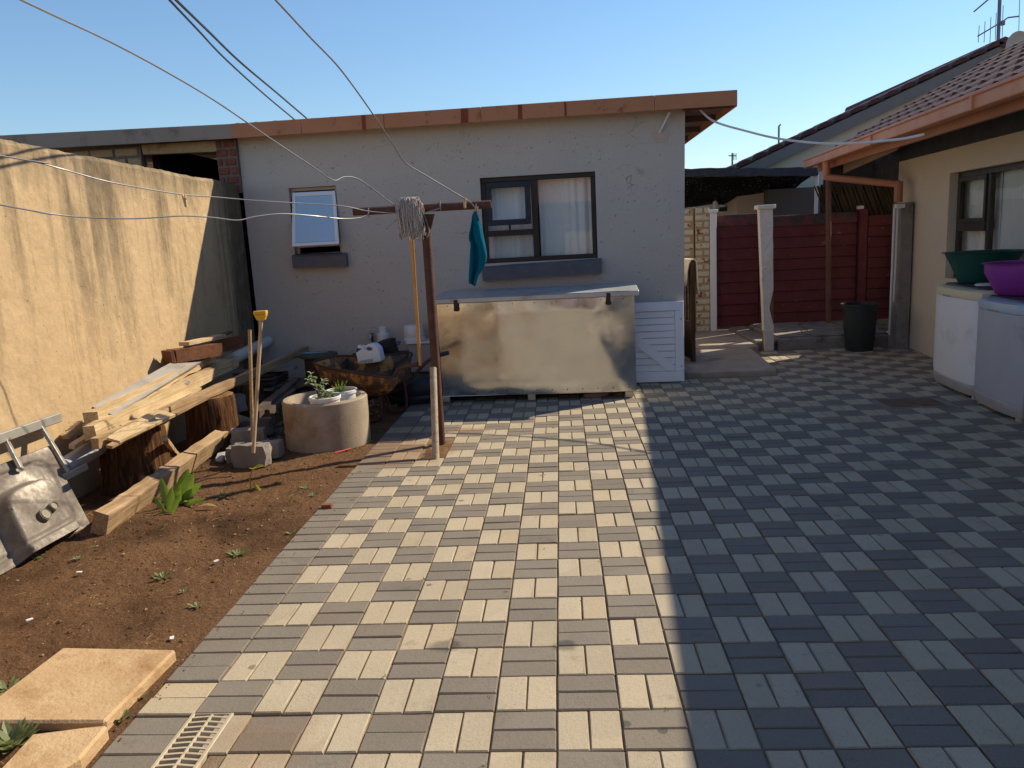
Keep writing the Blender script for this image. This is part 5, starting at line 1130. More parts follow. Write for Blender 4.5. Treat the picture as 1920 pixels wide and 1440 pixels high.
# red timbers on top
beam('red_timber', 'short dark red timber block with grooved end, on top of pile', Wx(322,668,-2.98), Wx(408,655,-2.80), .11, .10, 'redwood', 'timber', rough=.003, seg=6)
q = MB(); q.bar(Wx(313,672,-3.0), Wx(320,670,-2.985), .11, .115, seg=2, rough=.003); tag(q.build('red_offcut', MAT['redwood']), 'dark red end slice beside the grooved timber block', 'timber')
beam('red_timber', 'dark red timber block in shade behind the grooved one', Wx(400,652,-2.98), Wx(452,640,-2.80), .10, .10, 'redwood', 'timber', rough=.003, seg=5)
beam('offcut', 'pale sunlit board lying across the two red timber blocks', Wx(345,645,-2.94), Wx(415,630,-2.88), .09, .028, 'plank', 'offcut', rough=.002, seg=5)
beam('offcut', 'dark thin strip on top of the rear red block', Wx(405,634,-2.95), Wx(432,622,-2.88), .05, .02, 'darkwood', 'offcut', rough=.002, seg=4)
# pipes
q = MB(); q.tube([gy(502,640,5.72), Wx(405,690,-2.93)], .055, 18, True); tag(q.build('plastic_pipe', MAT['pvc'], smooth=True), 'thick cream plastic pipe sloping up to the outbuilding corner', 'pipe')
q = MB(); q.tube([Wx(118,878,-2.92), Wx(195,830,-2.93), Wx(260,790,-2.94)], .058, 18, True); tag(q.build('plastic_pipe', MAT['pvcgrey'], smooth=True), 'thick grey plastic pipe lying behind nearest stump', 'pipe')
# rafts of dark planks and stacked roof tiles further back
for k, (a, b, w_, lab) in enumerate((((478,778,3.6),(558,712,5.0),.07,'dark split plank lying behind the broom handles, nearest of two'),((500,775,3.75),(575,712,5.1),.06,'dark split plank lying behind the broom handles, rear of two'))):
    beam('plank', lab, gy(a[0],a[1],a[2]), gy(b[0],b[1],b[2]), w_, .05, 'darkwood', 'plank', rough=.006)
st_ = thing('tile_stack', 'stack of old grey-brown roof sheets in shade below the wall', 'stack', (-2.75, 5.3, 0))
a = gy(490,735,5.25); b = gy(528,735,5.25); h = gy(500,697,5.25).z
for i in range(11):
    z = .02+i*(h-.02)/11; q = MB(); q.hexa([V((a.x-.1+jit(.02),5.05+jit(.02),z)),V((b.x+jit(.015),5.05+jit(.02),z)),V((b.x+jit(.015),5.5,z)),V((a.x-.1,5.5,z))], [V((a.x-.1+jit(.02),5.05+jit(.02),z+.022)),V((b.x+jit(.015),5.05+jit(.02),z+.022)),V((b.x,5.5,z+.022)),V((a.x-.1,5.5,z+.022))]); q.build('sheet', MAT['darkwood' if i % 3 else 'conc_old'], st_)
beam('plank', 'grey weathered plank lying flat across the stack of old sheets', V((a.x-.25,5.2,h+.02)), V((gy(553,690,5.2).x,5.2,h+.03)), .12, .025, 'grey_board', 'plank', up=(0,0,1), rough=.003)
beam('plank', 'short slanted strut beside nearest stump', gz(338,862,.0), Wx(308,822,-2.5), .03, .035, 'beam', 'strut', rough=.002)
# cement blocks
def rock(label, c, sx, sy, sz, seed, mat='conc_old', name='concrete_block', cat='block', rz=0., r=.1):
    q = MB(); n = 5; q.bx(-1,1,-1,1,-1,1); bm = bmesh.new(); me = q.mesh('t', []); bm.from_mesh(me); bmesh.ops.subdivide_edges(bm, edges=bm.edges, cuts=3, use_grid_fill=True)
    for v in bm.verts:
        p = v.co; k = 1-r*max(0, p.length-1.15); p = p*k; nn = noise.noise_vector(p*1.6+V((seed,0,0)))*.17+noise.noise_vector(p*4+V((seed,3,0)))*.07; p = p+nn
        v.co = V((p.x*sx, p.y*sy, p.z*sz))
    bm.to_mesh(me); bm.free(); me.materials.append(MAT[mat])
    for pl_ in me.polygons: pl_.use_smooth = True
    me.set_sharp_from_angle(angle=radians(40))
    o = D.objects.new(name, me); COL.objects.link(o); o.location = c; o.rotation_euler = (0,0,rz); return tag(o, label, cat)
g = gz(468,876,0); rock('broken concrete lump in front of the broom handle foot', g+V((0,.06,.075)), .13, .055, .08, 1, rz=-.1)
g = gz(437,872,0); rock('small half buried concrete lump left of broken lump', g+V((0,.12,.05)), .08, .06, .055, 2)
g = gz(497,868,0); rock('pale concrete chip right of broken lump', g+V((0,.16,.06)), .07, .06, .06, 9)
g = gz(460,850,0); rock('grey concrete block behind the broken lump, at handle foot', g+V((0,.10,.085)), .125, .06, .085, 3, rz=.15)
g = gz(478,822,0); rock('flat grey concrete block furthest back near the handles', g+V((-.02,.10,.075)), .13, .07, .07, 4, rz=.2)
for k, (px, py, s, lab) in enumerate(((438,800,.10,'dark stone block at foot of middle stump'),(425,772,.09,'dark stone block leaning on back of middle stump'),(436,752,.1,'dark stone lying highest behind middle stump'))):
    g = gy(px, py, 4.1+.15*k); rock(lab, V((g.x, g.y, max(.06, g.z-.02))), s, .09, .07, 5+k, 'conc_old', 'stone', 'stone', rz=.3*k)
g = gz(545,765,0); rock('grey block in shade between planter and dark planks', g+V((.0,.35,.09)), .12, .1, .1, 12, rz=.2)
# crumpled plastic beside the beam
g = gz(415,862,0); rock('crumpled clear plastic bag beside the heavy beam', g+V((0,.0,.02)), .03, .10, .02, 15, 'washbase', 'plastic_bag', 'bag', rz=.3, r=.3)
# broom stick and squeegee
q = MB(); q.tube([gz(474,838,.12), gy(468,618,3.36)], .0125, 10); o = q.build('stick', MAT['beam'], smooth=True); tag(o, 'plain brown wooden stick standing in the concrete blocks', 'stick')
sq_ = thing('squeegee', 'upturned broom with pale handle and yellow head standing in the blocks', 'broom', gz(474,848,.1))
hb, ht = gz(475,849,.13), gy(490,598,3.10)
q = MB(); q.tube([hb, ht], .0125, 10); q.build('handle', m_wood('pale_handle', (.48,.34,.20), (.62,.47,.30), 'Z', 60, .6, .1), sq_, smooth=True)
d = (ht-hb).normalized(); q = MB(); q.hexa([ht+V((-.025,-.018,-.01)), ht+V((.025,-.018,-.01)), ht+V((.025,.018,-.01)), ht+V((-.025,.018,-.01))], [ht+V((-.042,-.022,.03)), ht+V((.042,-.022,.03)), ht+V((.042,.022,.03)), ht+V((-.042,.022,.03))]); hd_ = q.build('head', MAT['yellowp'], sq_, bevel=.004)
q = MB(); q.bx(ht.x-.043, ht.x+.043, ht.y-.023, ht.y+.023, ht.z+.031, ht.z+.055); q.build('blade', MAT['yellowp'], hd_, bevel=.003)
# concrete ring planter with two buckets
pc = V((-1.80, 3.80, 0)); pt = thing('ring_planter', 'round concrete pipe ring used as planter beside the paving', 'planter', pc)
pr_ = .325; ph = .36
q = MB(); q.lathe([(pr_*1.0,-.03),(pr_*1.0,.05),(pr_,ph-.012),(pr_-.012,ph),(pr_-.045,ph),(pr_-.055,ph-.012),(pr_-.055,.05)], pc, 64, wob=lambda a, z: 1+.006*noise.noise(V((cos(a)*4, sin(a)*4, z*6))))
q.build('ring', MAT['planter'], pt, smooth=True, ang=40)
q = MB(); q.lathe([(pr_-.056,.20),(.2,.215),(.1,.205),(.005,.21)], pc, 32, capt=True); q.build('soil', MAT['darkpot'], pt, smooth=True)
def bucket(label, c, r, h, mat, name='bucket', lid=False, group=None):
    t = thing(name, label, 'bucket', c)
    q = MB(); q.lathe([(r*.84,0),(r*.86,.006),(r*.97,h*.86),(r*1.04,h*.87),(r*1.05,h*.985),(r*1.02,h),(r*.97,h),(r*.94,h*.9),(r*.84,.02)], c, 32, capb=True, capt=True); q.build('tub', mat, t, smooth=True, ang=45); return t
bf = V((gy(609,760,3.60).x, 3.62, .22)); bb_ = V((gy(640,755,3.76).x, 3.79, .22)); hf = gy(609,743,3.6).z-.22; hb2 = gy(640,731,3.77).z-.22
t1 = bucket('front white bucket with pink label holding a dark stemmed plant', bf, .115, hf, MAT['whiteplastic'])
t2 = bucket('rear white bucket in the planter holding a feathery green plant', bb_, .115, hb2, MAT['whiteplastic'])
for t_, c, h in ((t1, bf, hf), (t2, bb_, hb2)):
    q = MB(); q.lathe([(.105,h-.025),(.05,h-.015),(.004,h-.02)], c, 20, capt=True); q.build('soil', MAT['darkpot'], t_, smooth=True)
def arcquad(c, r, a0, a1, z0, z1):
    q = MB(); n = 6
    for i in range(n):
        a, b = a0+(a1-a0)*i/n, a0+(a1-a0)*(i+1)/n
        q.add([c+V((r*cos(a), r*sin(a), z0)), c+V((r*cos(b), r*sin(b), z0)), c+V((r*1.04*cos(b), r*1.04*sin(b), z1)), c+V((r*1.04*cos(a), r*1.04*sin(a), z1))], [(0,1,2,3)])
    return q
arcquad(bf, .115*.935+.002, radians(-62), radians(-28), hf-.085, hf-.03).build('label', MAT['labelp'], t1)
# plants -------------------------------------------------------------
def leafmesh(mb, p, d, up, L, W, curl=.2, n=4):
    d = V(d).normalized(); s = d.cross(V(up)).normalized(); u = s.cross(d); vs = []
    for i in range(n+1):
        t = i/n; w_ = W*sin(pi*min(1, t*.92+.08))**.8*.5; c = p+d*(L*t)+u*(curl*L*(t-t*t*1.6))
        vs += [c-s*w_+u*w_*.35, c, c+s*w_+u*w_*.35]
    fs = []
    for i in range(n):
        for j in range(2): a = i*3+j; fs.append((a, a+1, a+4, a+3))
    mb.add(vs, fs)
random.seed(31)
pl1 = thing('potted_plant', 'dark stemmed shrub with small pale leaves in the front white bucket', 'plant', bf+V((0,0,hf-.02)))
qs, ql = MB(), MB()
for tip in ((581,702),(578,712),(608,712),(613,735),(605,728),(622,738),(598,742),(590,722)):
    e = gy(tip[0], tip[1], bf.y+jit(.05)); b0 = bf+V((jit(.03)-.02, jit(.03), hf-.02)); mid = b0.lerp(e, .5)+V((jit(.015), jit(.015), .03)); qs.tube(spline([b0, mid, e], 4), .003, 5)
    for k in range(9):
        pp = mid.lerp(e, .3+.7*k/8)+V((jit(.012), jit(.012), jit(.008))); leafmesh(ql, pp, V((jit(1), jit(1), jit(.6)+.2)), (0,0,1), random.uniform(.028,.045), .026)
for k in range(60): leafmesh(ql, bf+V((jit(.09), jit(.09), hf-.02+random.uniform(0,.02))), V((jit(1), jit(1), .2)), (0,0,1), .028, .018)
qs.build('stem', MAT['darkwood'], pl1); ql.build('leaves', MAT['leaf2'], pl1, kind='stuff')
pl2 = thing('potted_plant', 'feathery bright green herb in the rear white bucket', 'plant', bb_+V((0,0,hb2-.02)))
qs, ql = MB(), MB(); hc = gy(636,735,bb_.y-.02)
for k in range(40):
    b0 = V((hc.x+jit(.02), bb_.y+jit(.03), bb_.z+hb2-.02)); e = gy(636,714,bb_.y)+V((jit(.06), jit(.05), -random.uniform(0,.09))); qs.tube([b0, e], .0015, 4)
    for i in range(12):
        pp = b0.lerp(e, .2+.8*i/11); leafmesh(ql, pp, V((jit(1), jit(1), .7)), (0,0,1), .016, .005, n=2)
qs.build('stem', MAT['leaf3'], pl2); ql.build('leaves', MAT['leaf'], pl2, kind='stuff')
# ground plants ---------------------------------------------------------
def weed(label, px, py, n, L, W, mat, seed, up=.35, grp=None):
    random.seed(seed); g = gz(px, py, .0); g.z = soil_h(g.x, g.y); q = MB()
    for i in range(n):
        a = random.uniform(0, 2*pi); l = L*random.uniform(.5, 1.0); leafmesh(q, g+V((cos(a), sin(a), 0))*random.uniform(0, L*.5), (cos(a), sin(a), random.uniform(.1, up*2)), (0,0,1), l, W*random.uniform(.7,1.2), -.1)
    return tag(q.build('weed', MAT[mat]), label, 'weed', grp)
wd = [(445,1035,46,.055,.014,'grey green weed tuft in the middle of the bare soil'),(305,1080,22,.05,.014,'low weed tuft on soil left of the slab'),(370,1135,14,.04,.014,'tiny weed by the paving edge above the slab'),(70,1045,20,.035,.012,'weed tuft growing at lower edge of the sink'),(145,1048,18,.032,.012,'pair of tiny weeds right of the sink tuft'),(355,940,46,.07,.02,'grey leafed weed beside the broad leaved plant'),(418,928,22,.05,.012,'flat weed on soil right of broad leaved plant'),(573,913,22,.035,.01,'small weed below the ring planter'),(588,928,18,.035,.01,'small weed at paving edge near the brick chip'),(225,1342,18,.045,.014,'weed growing between large slab and paving'),(262,1302,12,.03,.01,'tiny weed at right edge of large slab'),(15,1290,24,.05,.014,'weed at left edge of the large slab'),(140,1432,14,.03,.01,'weed at the edge of the small slab'),(545,997,12,.03,.01,'tiny weed hugging the paving edge'),(690,828,16,.04,.012,'weed at foot of ring planter on paving side'),(345,1112,10,.03,.01,'sparse weed on soil by the paving edge'),(455,1000,10,.025,.01,'single tiny weed in sunlit soil'),(600,760,14,.04,.012,'weed in the shade left of the planter')]
for i, (px, py, n, L, W, lab) in enumerate(wd): weed(lab, px, py, n, L, W, 'leaf3', 40+i)
g = gz(20, 1395, 0); weed('leafy green weed in the corner below the large slab', 22, 1392, 70, .075, .03, 'leaf3', 77, .6)
bp_ = thing('broad_leaved_plant', 'young plant with broad bright green leaves beside the heavy beam', 'plant', gz(315,965,0))
q = MB()
for (bx_, by_, tx, ty, W, mt_) in ((318,955,302,897,.05,0),(318,960,322,915,.05,0),(340,935,352,880,.085,0),(338,940,362,888,.08,0),(335,945,330,905,.05,0),(315,962,295,968,.04,0),(322,962,338,925,.035,0),(310,960,288,930,.03,0),(342,938,378,905,.05,0),(345,945,385,935,.035,0)):
    b0 = gz(bx_, by_, .0); e = gy(tx, ty, b0.y+jit(.03)); d = e-b0; leafmesh(q, b0, d, (.3,-1,.3), d.length*1.03, W, .08, 6)
q.build('leaves', MAT['leaf'], bp_, smooth=True, ang=180)
q = MB(); g = gz(372,950,.01); leafmesh(q, g, (1,.1,.05), (0,0,1), .11, .04); leafmesh(q, gz(378,930,.01), (.8,.3,.05), (0,0,1), .07, .03); tag(q.build('dry_leaf', MAT['dryleaf']), 'dry yellow leaf lying on soil beside the grey weed', 'leaf')
sp_ = thing('seedling', 'thin seedling with two yellow green leaves in front of the concrete lumps', 'plant', gz(468,920,0))
q = MB(); b0 = gz(470,918,0); q.tube([b0, gy(468,895,b0.y), gy(474,880,b0.y)], .004, 6); q.build('stem', MAT['leafy'], sp_)
q = MB(); leafmesh(q, gy(474,882,b0.y), V((.5,-.1,.25)), (0,-.3,1), .09, .05, n=5); leafmesh(q, gy(474,880,b0.y), V((.1,-.4,.2)), (0,0,1), .06, .045); leafmesh(q, gy(476,905,b0.y), V((.45,-.2,-.6)), (.3,-1,0), .09, .025); q.build('leaves', MAT['leafy'], sp_)
# small litter
q = MB(); a, b = gz(628,849,.01), gz(658,841,.01); q.tube([a, b], .006, 6); tag(q.build('red_stick', MAT['redp'], smooth=True), 'short red plastic stick at foot of the ring planter', 'stick')
g = gz(613,949,.012); rock('small reddish brick chip on edge of the paving', g, .03, .018, .013, 22, 'redbrick', 'brick_chip', 'brick')
for k, (px, py) in enumerate(((148,1071),(405,1050),(322,1194),(300,938),(55,1160))):
    g = gz(px, py, .008); rock(('white scrap on soil nearest the sink weeds','white scrap on soil right of the largest weed tuft','white scrap on soil just above the large slab','white scrap beside the broad leaved plant foot','white scrap on soil at the left picture edge')[k], g-V((0,0,.004)), .013, .008, .002, 25+k, 'whiteplastic', 'paper_scrap', 'litter', rz=k)
g = gz(1035,801,.004); q = MB(); leafmesh(q, g, (1,.2,0.05), (0,0,1), .04, .02); tag(q.build('fallen_leaf', MAT['leafy']), 'tiny yellow leaf on the sunlit paving', 'leaf')

# ================================================================== sink and steel frame at far left
sk = thing('sink', 'stained steel kitchen sink turned on its side, leaning on the wall', 'sink', gz(80,1030,0))
SB1, SB0 = gz(168,984,.005), gz(-60,1112,.005); ST1 = gx(90,838,-2.97); ST0 = ST1+(SB0-SB1)
ux = (SB0-SB1); ux_l = ux.length; ux.normalize(); uy = (ST1-SB1); H = uy.length; uy.normalize(); nz = uy.cross(ux).normalized()
if nz.dot(CAM_POS-SB1) < 0: nz = -nz
LN = 1.25
def sp(u, v, d): return SB1+ux*u+uy*v+nz*d
_c = gp(28,962,SB1,nz)-SB1; _e = gp(96,955,SB1,nz)-SB1; _l = gp(30,1045,SB1,nz)-SB1
bu, bv = _c.dot(ux), _c.dot(uy); bw, bh_, dp = max(.08, bu-_e.dot(ux)), max(.08, bv-_l.dot(uy)), .10
def bowl(u, v):
    d = max(abs(u-bu)/bw, abs(v-bv)/bh_); k = ((abs(u-bu)/bw)**4+(abs(v-bv)/bh_)**4)**.25
    base = dp*max(0, min(1, (1.02-k)/.2)); s = base*base*(3*dp-2*base)/(dp*dp) if base > 0 else 0
    r = ((abs((u-LN/2)/(LN/2-.035)))**10+(abs((v-H/2)/(H/2-.035)))**10)**.1
    return s+.006*max(0, min(1, (r-.93)/.05))-.008*max(0, min(1, (r-.82)/.03))*(1 if r < .95 else 0)
q = MB(); q.grid(lambda a, b: sp(a*LN, b*H, bowl(a*LN, b*H)), 130, 70); q.build('drainer', MAT['steel'], sk, smooth=True, ang=50)
for (u0, u1, v0, v1) in ((0,LN,-.003,.002),(0,LN,H-.002,H+.003),(-.003,.002,0,H)):
    q = MB(); pts = [(u0,v0),(u1,v0),(u1,v1),(u0,v1)]; q.hexa([sp(u,v,-.028) for u, v in pts], [sp(u,v,.004) for u, v in pts]); q.build('rim', MAT['darkrust'], sk)
for (u, v, r) in ((bu+.02, bv+.01, .030), (bu-.055, bv+.03, .022)):
    c = sp(u, v, dp-.005); q = MB(); q.tube([c, c+nz*.035], [r*1.1, r], 18, False); q.tube([c+nz*.035, c+nz*.028, c+nz*.0], [r, r*.78, r*.75], 18, False)
    for k in range(3): q.tube([c+nz*(.008+.009*k), c+nz*(.012+.009*k)], r*1.14, 18, True)
    q.add([c+nz*.004+ (ux*cos(t_)+uy*sin(t_))*r*.75 for t_ in [i*pi/9 for i in range(18)]], [tuple(range(18))], 1); q.build('waste_fitting', [m_simple('brass_plastic', (.16,.14,.09), (.22,.19,.13), 9, .5, .1), MAT['black']], sk, smooth=True, ang=40)
fr = thing('steel_frame', 'old galvanised ladder frame leaning on the ochre wall behind the sink', 'frame', gz(70,900,0))
FX = -3.02
q = MB(); q.bar(gx(-60,843,FX), gx(112,782,FX), .03, .055); q.build('rail', MAT['alu'], fr, bevel=.004)
q = MB(); q.bar(gx(78,800,FX), gx(130,886,-2.86), .05, .02, (1,.3,0)); q.build('rung', MAT['alu'], fr, bevel=.003)
q = MB(); q.bar(gx(12,826,FX), gx(40,880,-2.92), .05, .02, (1,.3,0)); q.build('rung', MAT['alu'], fr, bevel=.003)
q = MB(); q.bar(gx(118,897,-2.86), gx(162,874,-2.84), .025, .04); q.build('rail', MAT['alu'], fr, bevel=.003)

# ================================================================== wheelbarrow and the things round it
wb = thing('wheelbarrow', 'rusty wheelbarrow with peeling yellow tray beside the chest', 'wheelbarrow', (-1.7, 4.6, 0))
rim = [gz(588,681,.50), gz(632,693,.47), gz(680,701,.445), gz(734,707,.42), gz(745,690,.45), gz(772,662,.50), gz(700,668,.52), gz(640,667,.53), gz(610,672,.52)]
cen = sum(rim, V())/len(rim)
bot = [cen+V(((p.x-cen.x)*.52+.03, (p.y-cen.y)*.45, 0)) for p in rim]
for b in bot: b.z = .22
midr = [r.lerp(b, .55)+V(((r.x-cen.x)*.16, (r.y-cen.y)*.16, -.01)) for r, b in zip(rim, bot)]
def smooth_ring(R_, n=5): return spline_closed(R_, n)
def spline_closed(P, n):
    out = []; m_ = len(P)
    for i in range(m_):
        a, b, c, d = P[i-1], P[i], P[(i+1) % m_], P[(i+2) % m_]
        for k in range(n):
            t = k/n; out.append(.5*((2*b)+(c-a)*t+(2*a-5*b+4*c-d)*t*t+(3*b-3*c+d-a)*t*t*t))
    return out
RR = [spline_closed(x, 5) for x in (rim, [r.lerp(m2, .5) for r, m2 in zip(rim, midr)], midr, [m2.lerp(b, .6) for m2, b in zip(midr, bot)], bot)]
k = len(RR[0]); q = MB(); q.add([p for r in RR for p in r], [(i*k+j, i*k+(j+1) % k, (i+1)*k+(j+1) % k, (i+1)*k+j) for i in range(4) for j in range(k)]+[tuple(range(4*k, 5*k))]); o = q.build('tray', MAT['rustpaint'], wb, smooth=True, ang=60)
o.modifiers.new('s', 'SOLIDIFY').thickness = .004
q = MB(); q.tube(RR[0]+[RR[0][0]], .010, 8, False); q.build('rim', MAT['darkrust'], wb, smooth=True)
fh = [gy(640,760,4.42), gy(690,742,4.40), gy(722,727,4.36), gy(738,706,4.33), gy(752,690,4.32), gy(783,683,4.30)]
q = MB(); q.tube(spline(fh, 5), .017, 10); q.build('handle', MAT['rustpipe'], wb, smooth=True)
q = MB(); q.tube([fh[-1]+V((-.004,0,0)), fh[-1]+V((.03,0,.004))], .021, 10); q.build('grip', MAT['blackplastic'], wb, smooth=True)
bh2 = [gy(655,755,4.80), gy(725,738,4.80), gy(762,720,4.78), gy(794,684,4.76), gy(815,670,4.76), gy(841,661,4.75)]
q = MB(); q.tube(spline(bh2, 5), .017, 10); q.build('handle', MAT['darkrust'], wb, smooth=True)
q = MB(); q.tube([bh2[-1]+V((-.10,0,-.022)), bh2[-1]+V((.005,0,.001))], .020, 10); q.build('grip', MAT['blackplastic'], wb, smooth=True)
for (yy, px0) in ((4.42, 697), (4.76, 735)):
    a = gz(px0, 785 if px0 < 700 else 778, .012); a.y = yy if px0 > 700 else a.y; q = MB(); x_ = a.x
    q.tube(spline([V((x_-.10,yy,.27)), V((x_-.06,yy,.1)), V((x_-.03,yy,.02)), V((x_+.05,yy,.012)), V((x_+.10,yy,.04)), V((x_+.11,yy,.15)), V((x_+.10,yy,.29))], 4), .014, 8); q.build('leg', MAT['rustpipe'], wb, smooth=True)
wc = V((-2.20, 4.60, .175)); q = MB()
q.tube([wc+V((.14*cos(t_), 0, .14*sin(t_))) for t_ in [i*2*pi/28 for i in range(29)]], .035, 10, False); wh = q.build('wheel', MAT['blackplastic'], wb, smooth=True)
q = MB(); q.tube([wc+V((0,-.06,0)), wc+V((0,.06,0))], .02, 8); 
for i in range(5): q.bar(wc, wc+V((.12*cos(i*1.257), 0, .12*sin(i*1.257))), .02, .01, (0,1,0))
q.build('hub', MAT['darkrust'], wh)
for yy in (4.50, 4.72):
    q = MB(); q.tube([wc+V((0, yy-4.61, 0)), V((-1.9, yy, .24))], .013, 8); q.build('fork', MAT['rustpipe'], wb, smooth=True)
# dark crate and jug standing in the tray
cr = thing('crate', 'dark brown open crate lying in the wheelbarrow tray', 'crate', gz(690,700,.38))
A_, B_, C_, D_ = gz(632,694,.44), gz(732,706,.41), gz(768,667,.47), gz(664,672,.48)
A_ += V((.02,.06,0)); B_ += V((-.02,.06,0))
for (p, q2) in ((A_, B_), (B_, C_), (C_, D_), (D_, A_)):
    hh = .0 if p is A_ else .03 if p is B_ else .05
    m_ = MB(); m_.hexa([V((p.x,p.y,.31)), V((q2.x,q2.y,.31)), V((q2.x,q2.y+.012,.31)), V((p.x,p.y+.012,.31))], [p+V((0,0,hh)), q2+V((0,0,hh)), q2+V((0,.012,hh)), p+V((0,.012,hh))]); m_.build('side', MAT['darkwood'], cr)
m_ = MB(); m_.prism([V((p.x, p.y, .325)) for p in (A_, B_, C_, D_)], (0,0,.012)); m_.build('bottom', MAT['darkwood'], cr)
jy = 4.70; J = lambda x, y: gy(x, y, jy)
jl = thing('jerrycan', 'white plastic jerrycan with handle hole, lying in the wheelbarrow', 'jerrycan', J(692,680))
outl = [(672,684),(667,662),(669,651),(676,650),(679,654),(690,646),(701,646),(709,654),(712,665),(715,678)]
hole = [(684,652),(686,657),(692,659),(697,657),(699,653),(692,651)]
q = MB(); vf = [J(x, y) for x, y in outl]; n_ = len(vf); hb_ = [J(x, y) for x, y in hole]; th = V((.01,.13,0))
# body split round the handle hole: front/back fans from hole to outline
import itertools
def ringfaces(q, O, Hh, flip):
    m1, m2 = len(O), len(Hh); ce = sum(Hh, V())/m2
    ang = lambda p: atan2(p.z-ce.z, p.x-ce.x)
    ang_s = sorted([(ang(p), 0, p) for p in O]+[(ang(p), 1, p) for p in Hh], key=lambda t_: t_[0])
    co = [p for a, k_, p in ang_s if k_ == 0]; chh = [p for a, k_, p in ang_s if k_ == 1]
    i = j = 0; 
    lo, lh = co[-1], chh[-1]
    for a, k_, p in ang_s:
        if k_ == 0: q.add([lo, p, lh], [(0,1,2)]); lo = p
        else: q.add([lh, lo, p], [(0,1,2)]); lh = p
ringfaces(q, vf, hb_, False); ringfaces(q, [p+th for p in vf], [p+th for p in hb_], True)
for L_ in (vf, hb_):
    m1 = len(L_)
    for i in range(m1): q.add([L_[i], L_[(i+1) % m1], L_[(i+1) % m1]+th, L_[i]+th], [(0,1,2,3)])
me_o = q.build('body', MAT['milky'], jl); 
bm = bmesh.new(); bm.from_mesh(me_o.data); bmesh.ops.remove_doubles(bm, verts=bm.verts, dist=.0005); bmesh.ops.recalc_face_normals(bm, faces=bm.faces)
es = [e for e in bm.edges if len(e.link_faces) == 2 and e.calc_face_angle(0) > .7]; bmesh.ops.bevel(bm, geom=es, offset=.008, segments=2, affect='EDGES', clamp_overlap=True); bm.to_mesh(me_o.data); bm.free()
q = MB(); q.prism([J(672,682.5)+V((0,-.003,0)), J(699,678)+V((0,-.003,0)), J(699,672)+V((0,-.003,0)), J(673,677)+V((0,-.003,0))], (0,.002,0)); q.build('label', MAT['labelg'], jl)
c = J(672,651); q = MB(); q.tube([c+V((0,.04,-.005)), c+V((-.004,.04,.012))], .016, 12); q.build('spout', MAT['milky'], jl, smooth=True)
# enamel pot behind
c = V((gy(729,650,5.0).x, 5.02, gy(729,664,5.0).z-.04)); pot = thing('cooking_pot', 'black enamel cooking pot tilted behind the jerrycan', 'pot', c)
q = MB(); q.lathe([(.075,0),(.085,.01),(.098,.13),(.104,.135),(.10,.138),(.094,.13),(.08,.02)], (0,0,0), 28, capb=True, capt=True); RT = Matrix.Rotation(-.25, 3, 'Y') @ Matrix.Rotation(.25, 3, 'X'); q.v = [c+RT@(v*1.12) for v in q.v]; q.build('body', MAT['blackplastic'], pot, smooth=True)
for s in (-1, 1):
    q = MB(); q.tube([c+RT@V((s*.108,-.03,.12)), c+RT@V((s*.14,-.025,.112)), c+RT@V((s*.14,.025,.112)), c+RT@V((s*.108,.03,.12))], .006, 6); q.build('handle', MAT['blackplastic'], pot, smooth=True)
# dark round tub behind the barrow
c = V((-1.38, 5.30, 0)); t = thing('black_tub', 'big black round tub on the ground behind the wheelbarrow', 'tub', c)
q = MB(); q.lathe([(.33,0),(.36,.03),(.365,.07),(.355,.08),(.37,.10),(.375,.17),(.36,.20),(.30,.23),(.2,.24),(.01,.245)], c, 40, sx=.85, sy=.62, capb=True); q.build('body', MAT['navytank'], t, smooth=True, ang=50)
# shelf box + bucket stack by the wall
def boxthing(name, label, x0, x1, y0, y1, z0, z1, mat, cat):
    q = MB(); q.bx(x0, x1, y0, y1, z0, z1); return tag(q.build(name, mat, bevel=.012), label, cat)
p = gy(765,648,5.45); p2 = gy(803,632,5.45); zt_ = gy(780,642,5.45).z
tb = thing('storage_box', 'grey plastic storage box with pale rim against the outbuilding wall', 'box', (p.x+.1, 5.6, .24))
q = MB(); q.bx(p.x-.01, p2.x+.05, 5.47, 5.74, .24, zt_-.02); q.build('body', MAT['washbase'], tb, bevel=.01)
q = MB(); q.bx(p.x-.025, p2.x+.065, 5.455, 5.755, zt_-.019, zt_); q.build('rim', MAT['whiteplastic'], tb, bevel=.005)
bx2 = boxthing('plinth', 'dark block supporting the storage box by the wall', p.x-.02, p2.x+.05, 5.55, 5.76, 0, .238, MAT['darkwood'], 'block')
c = V((gy(777,640,5.58).x, 5.6, zt_+.001)); hB = gy(777,609,5.6).z-zt_
t = thing('white_bucket', 'upside down white bucket with wire handle on the storage box', 'bucket', c)
q = MB(); r_ = .105; q.lathe([(r_*1.05,0),(r_*1.06,.02),(r_*1.0,.025),(r_*.99,.04),(r_*1.0,.045),(r_*.9,hB-.006),(r_*.87,hB),(.005,hB)], c, 30, capb=True); q.build('body', MAT['whiteplastic'], t, smooth=True, ang=50)
q = MB(); q.tube(spline([c+V((-r_*.98,-.02,hB*.55)), c+V((0,-r_*1.02,hB*.35)), c+V((r_*.75,-r_*.7,hB*.62))], 5), .003, 6); q.build('handle', MAT['cablewhite'], t)
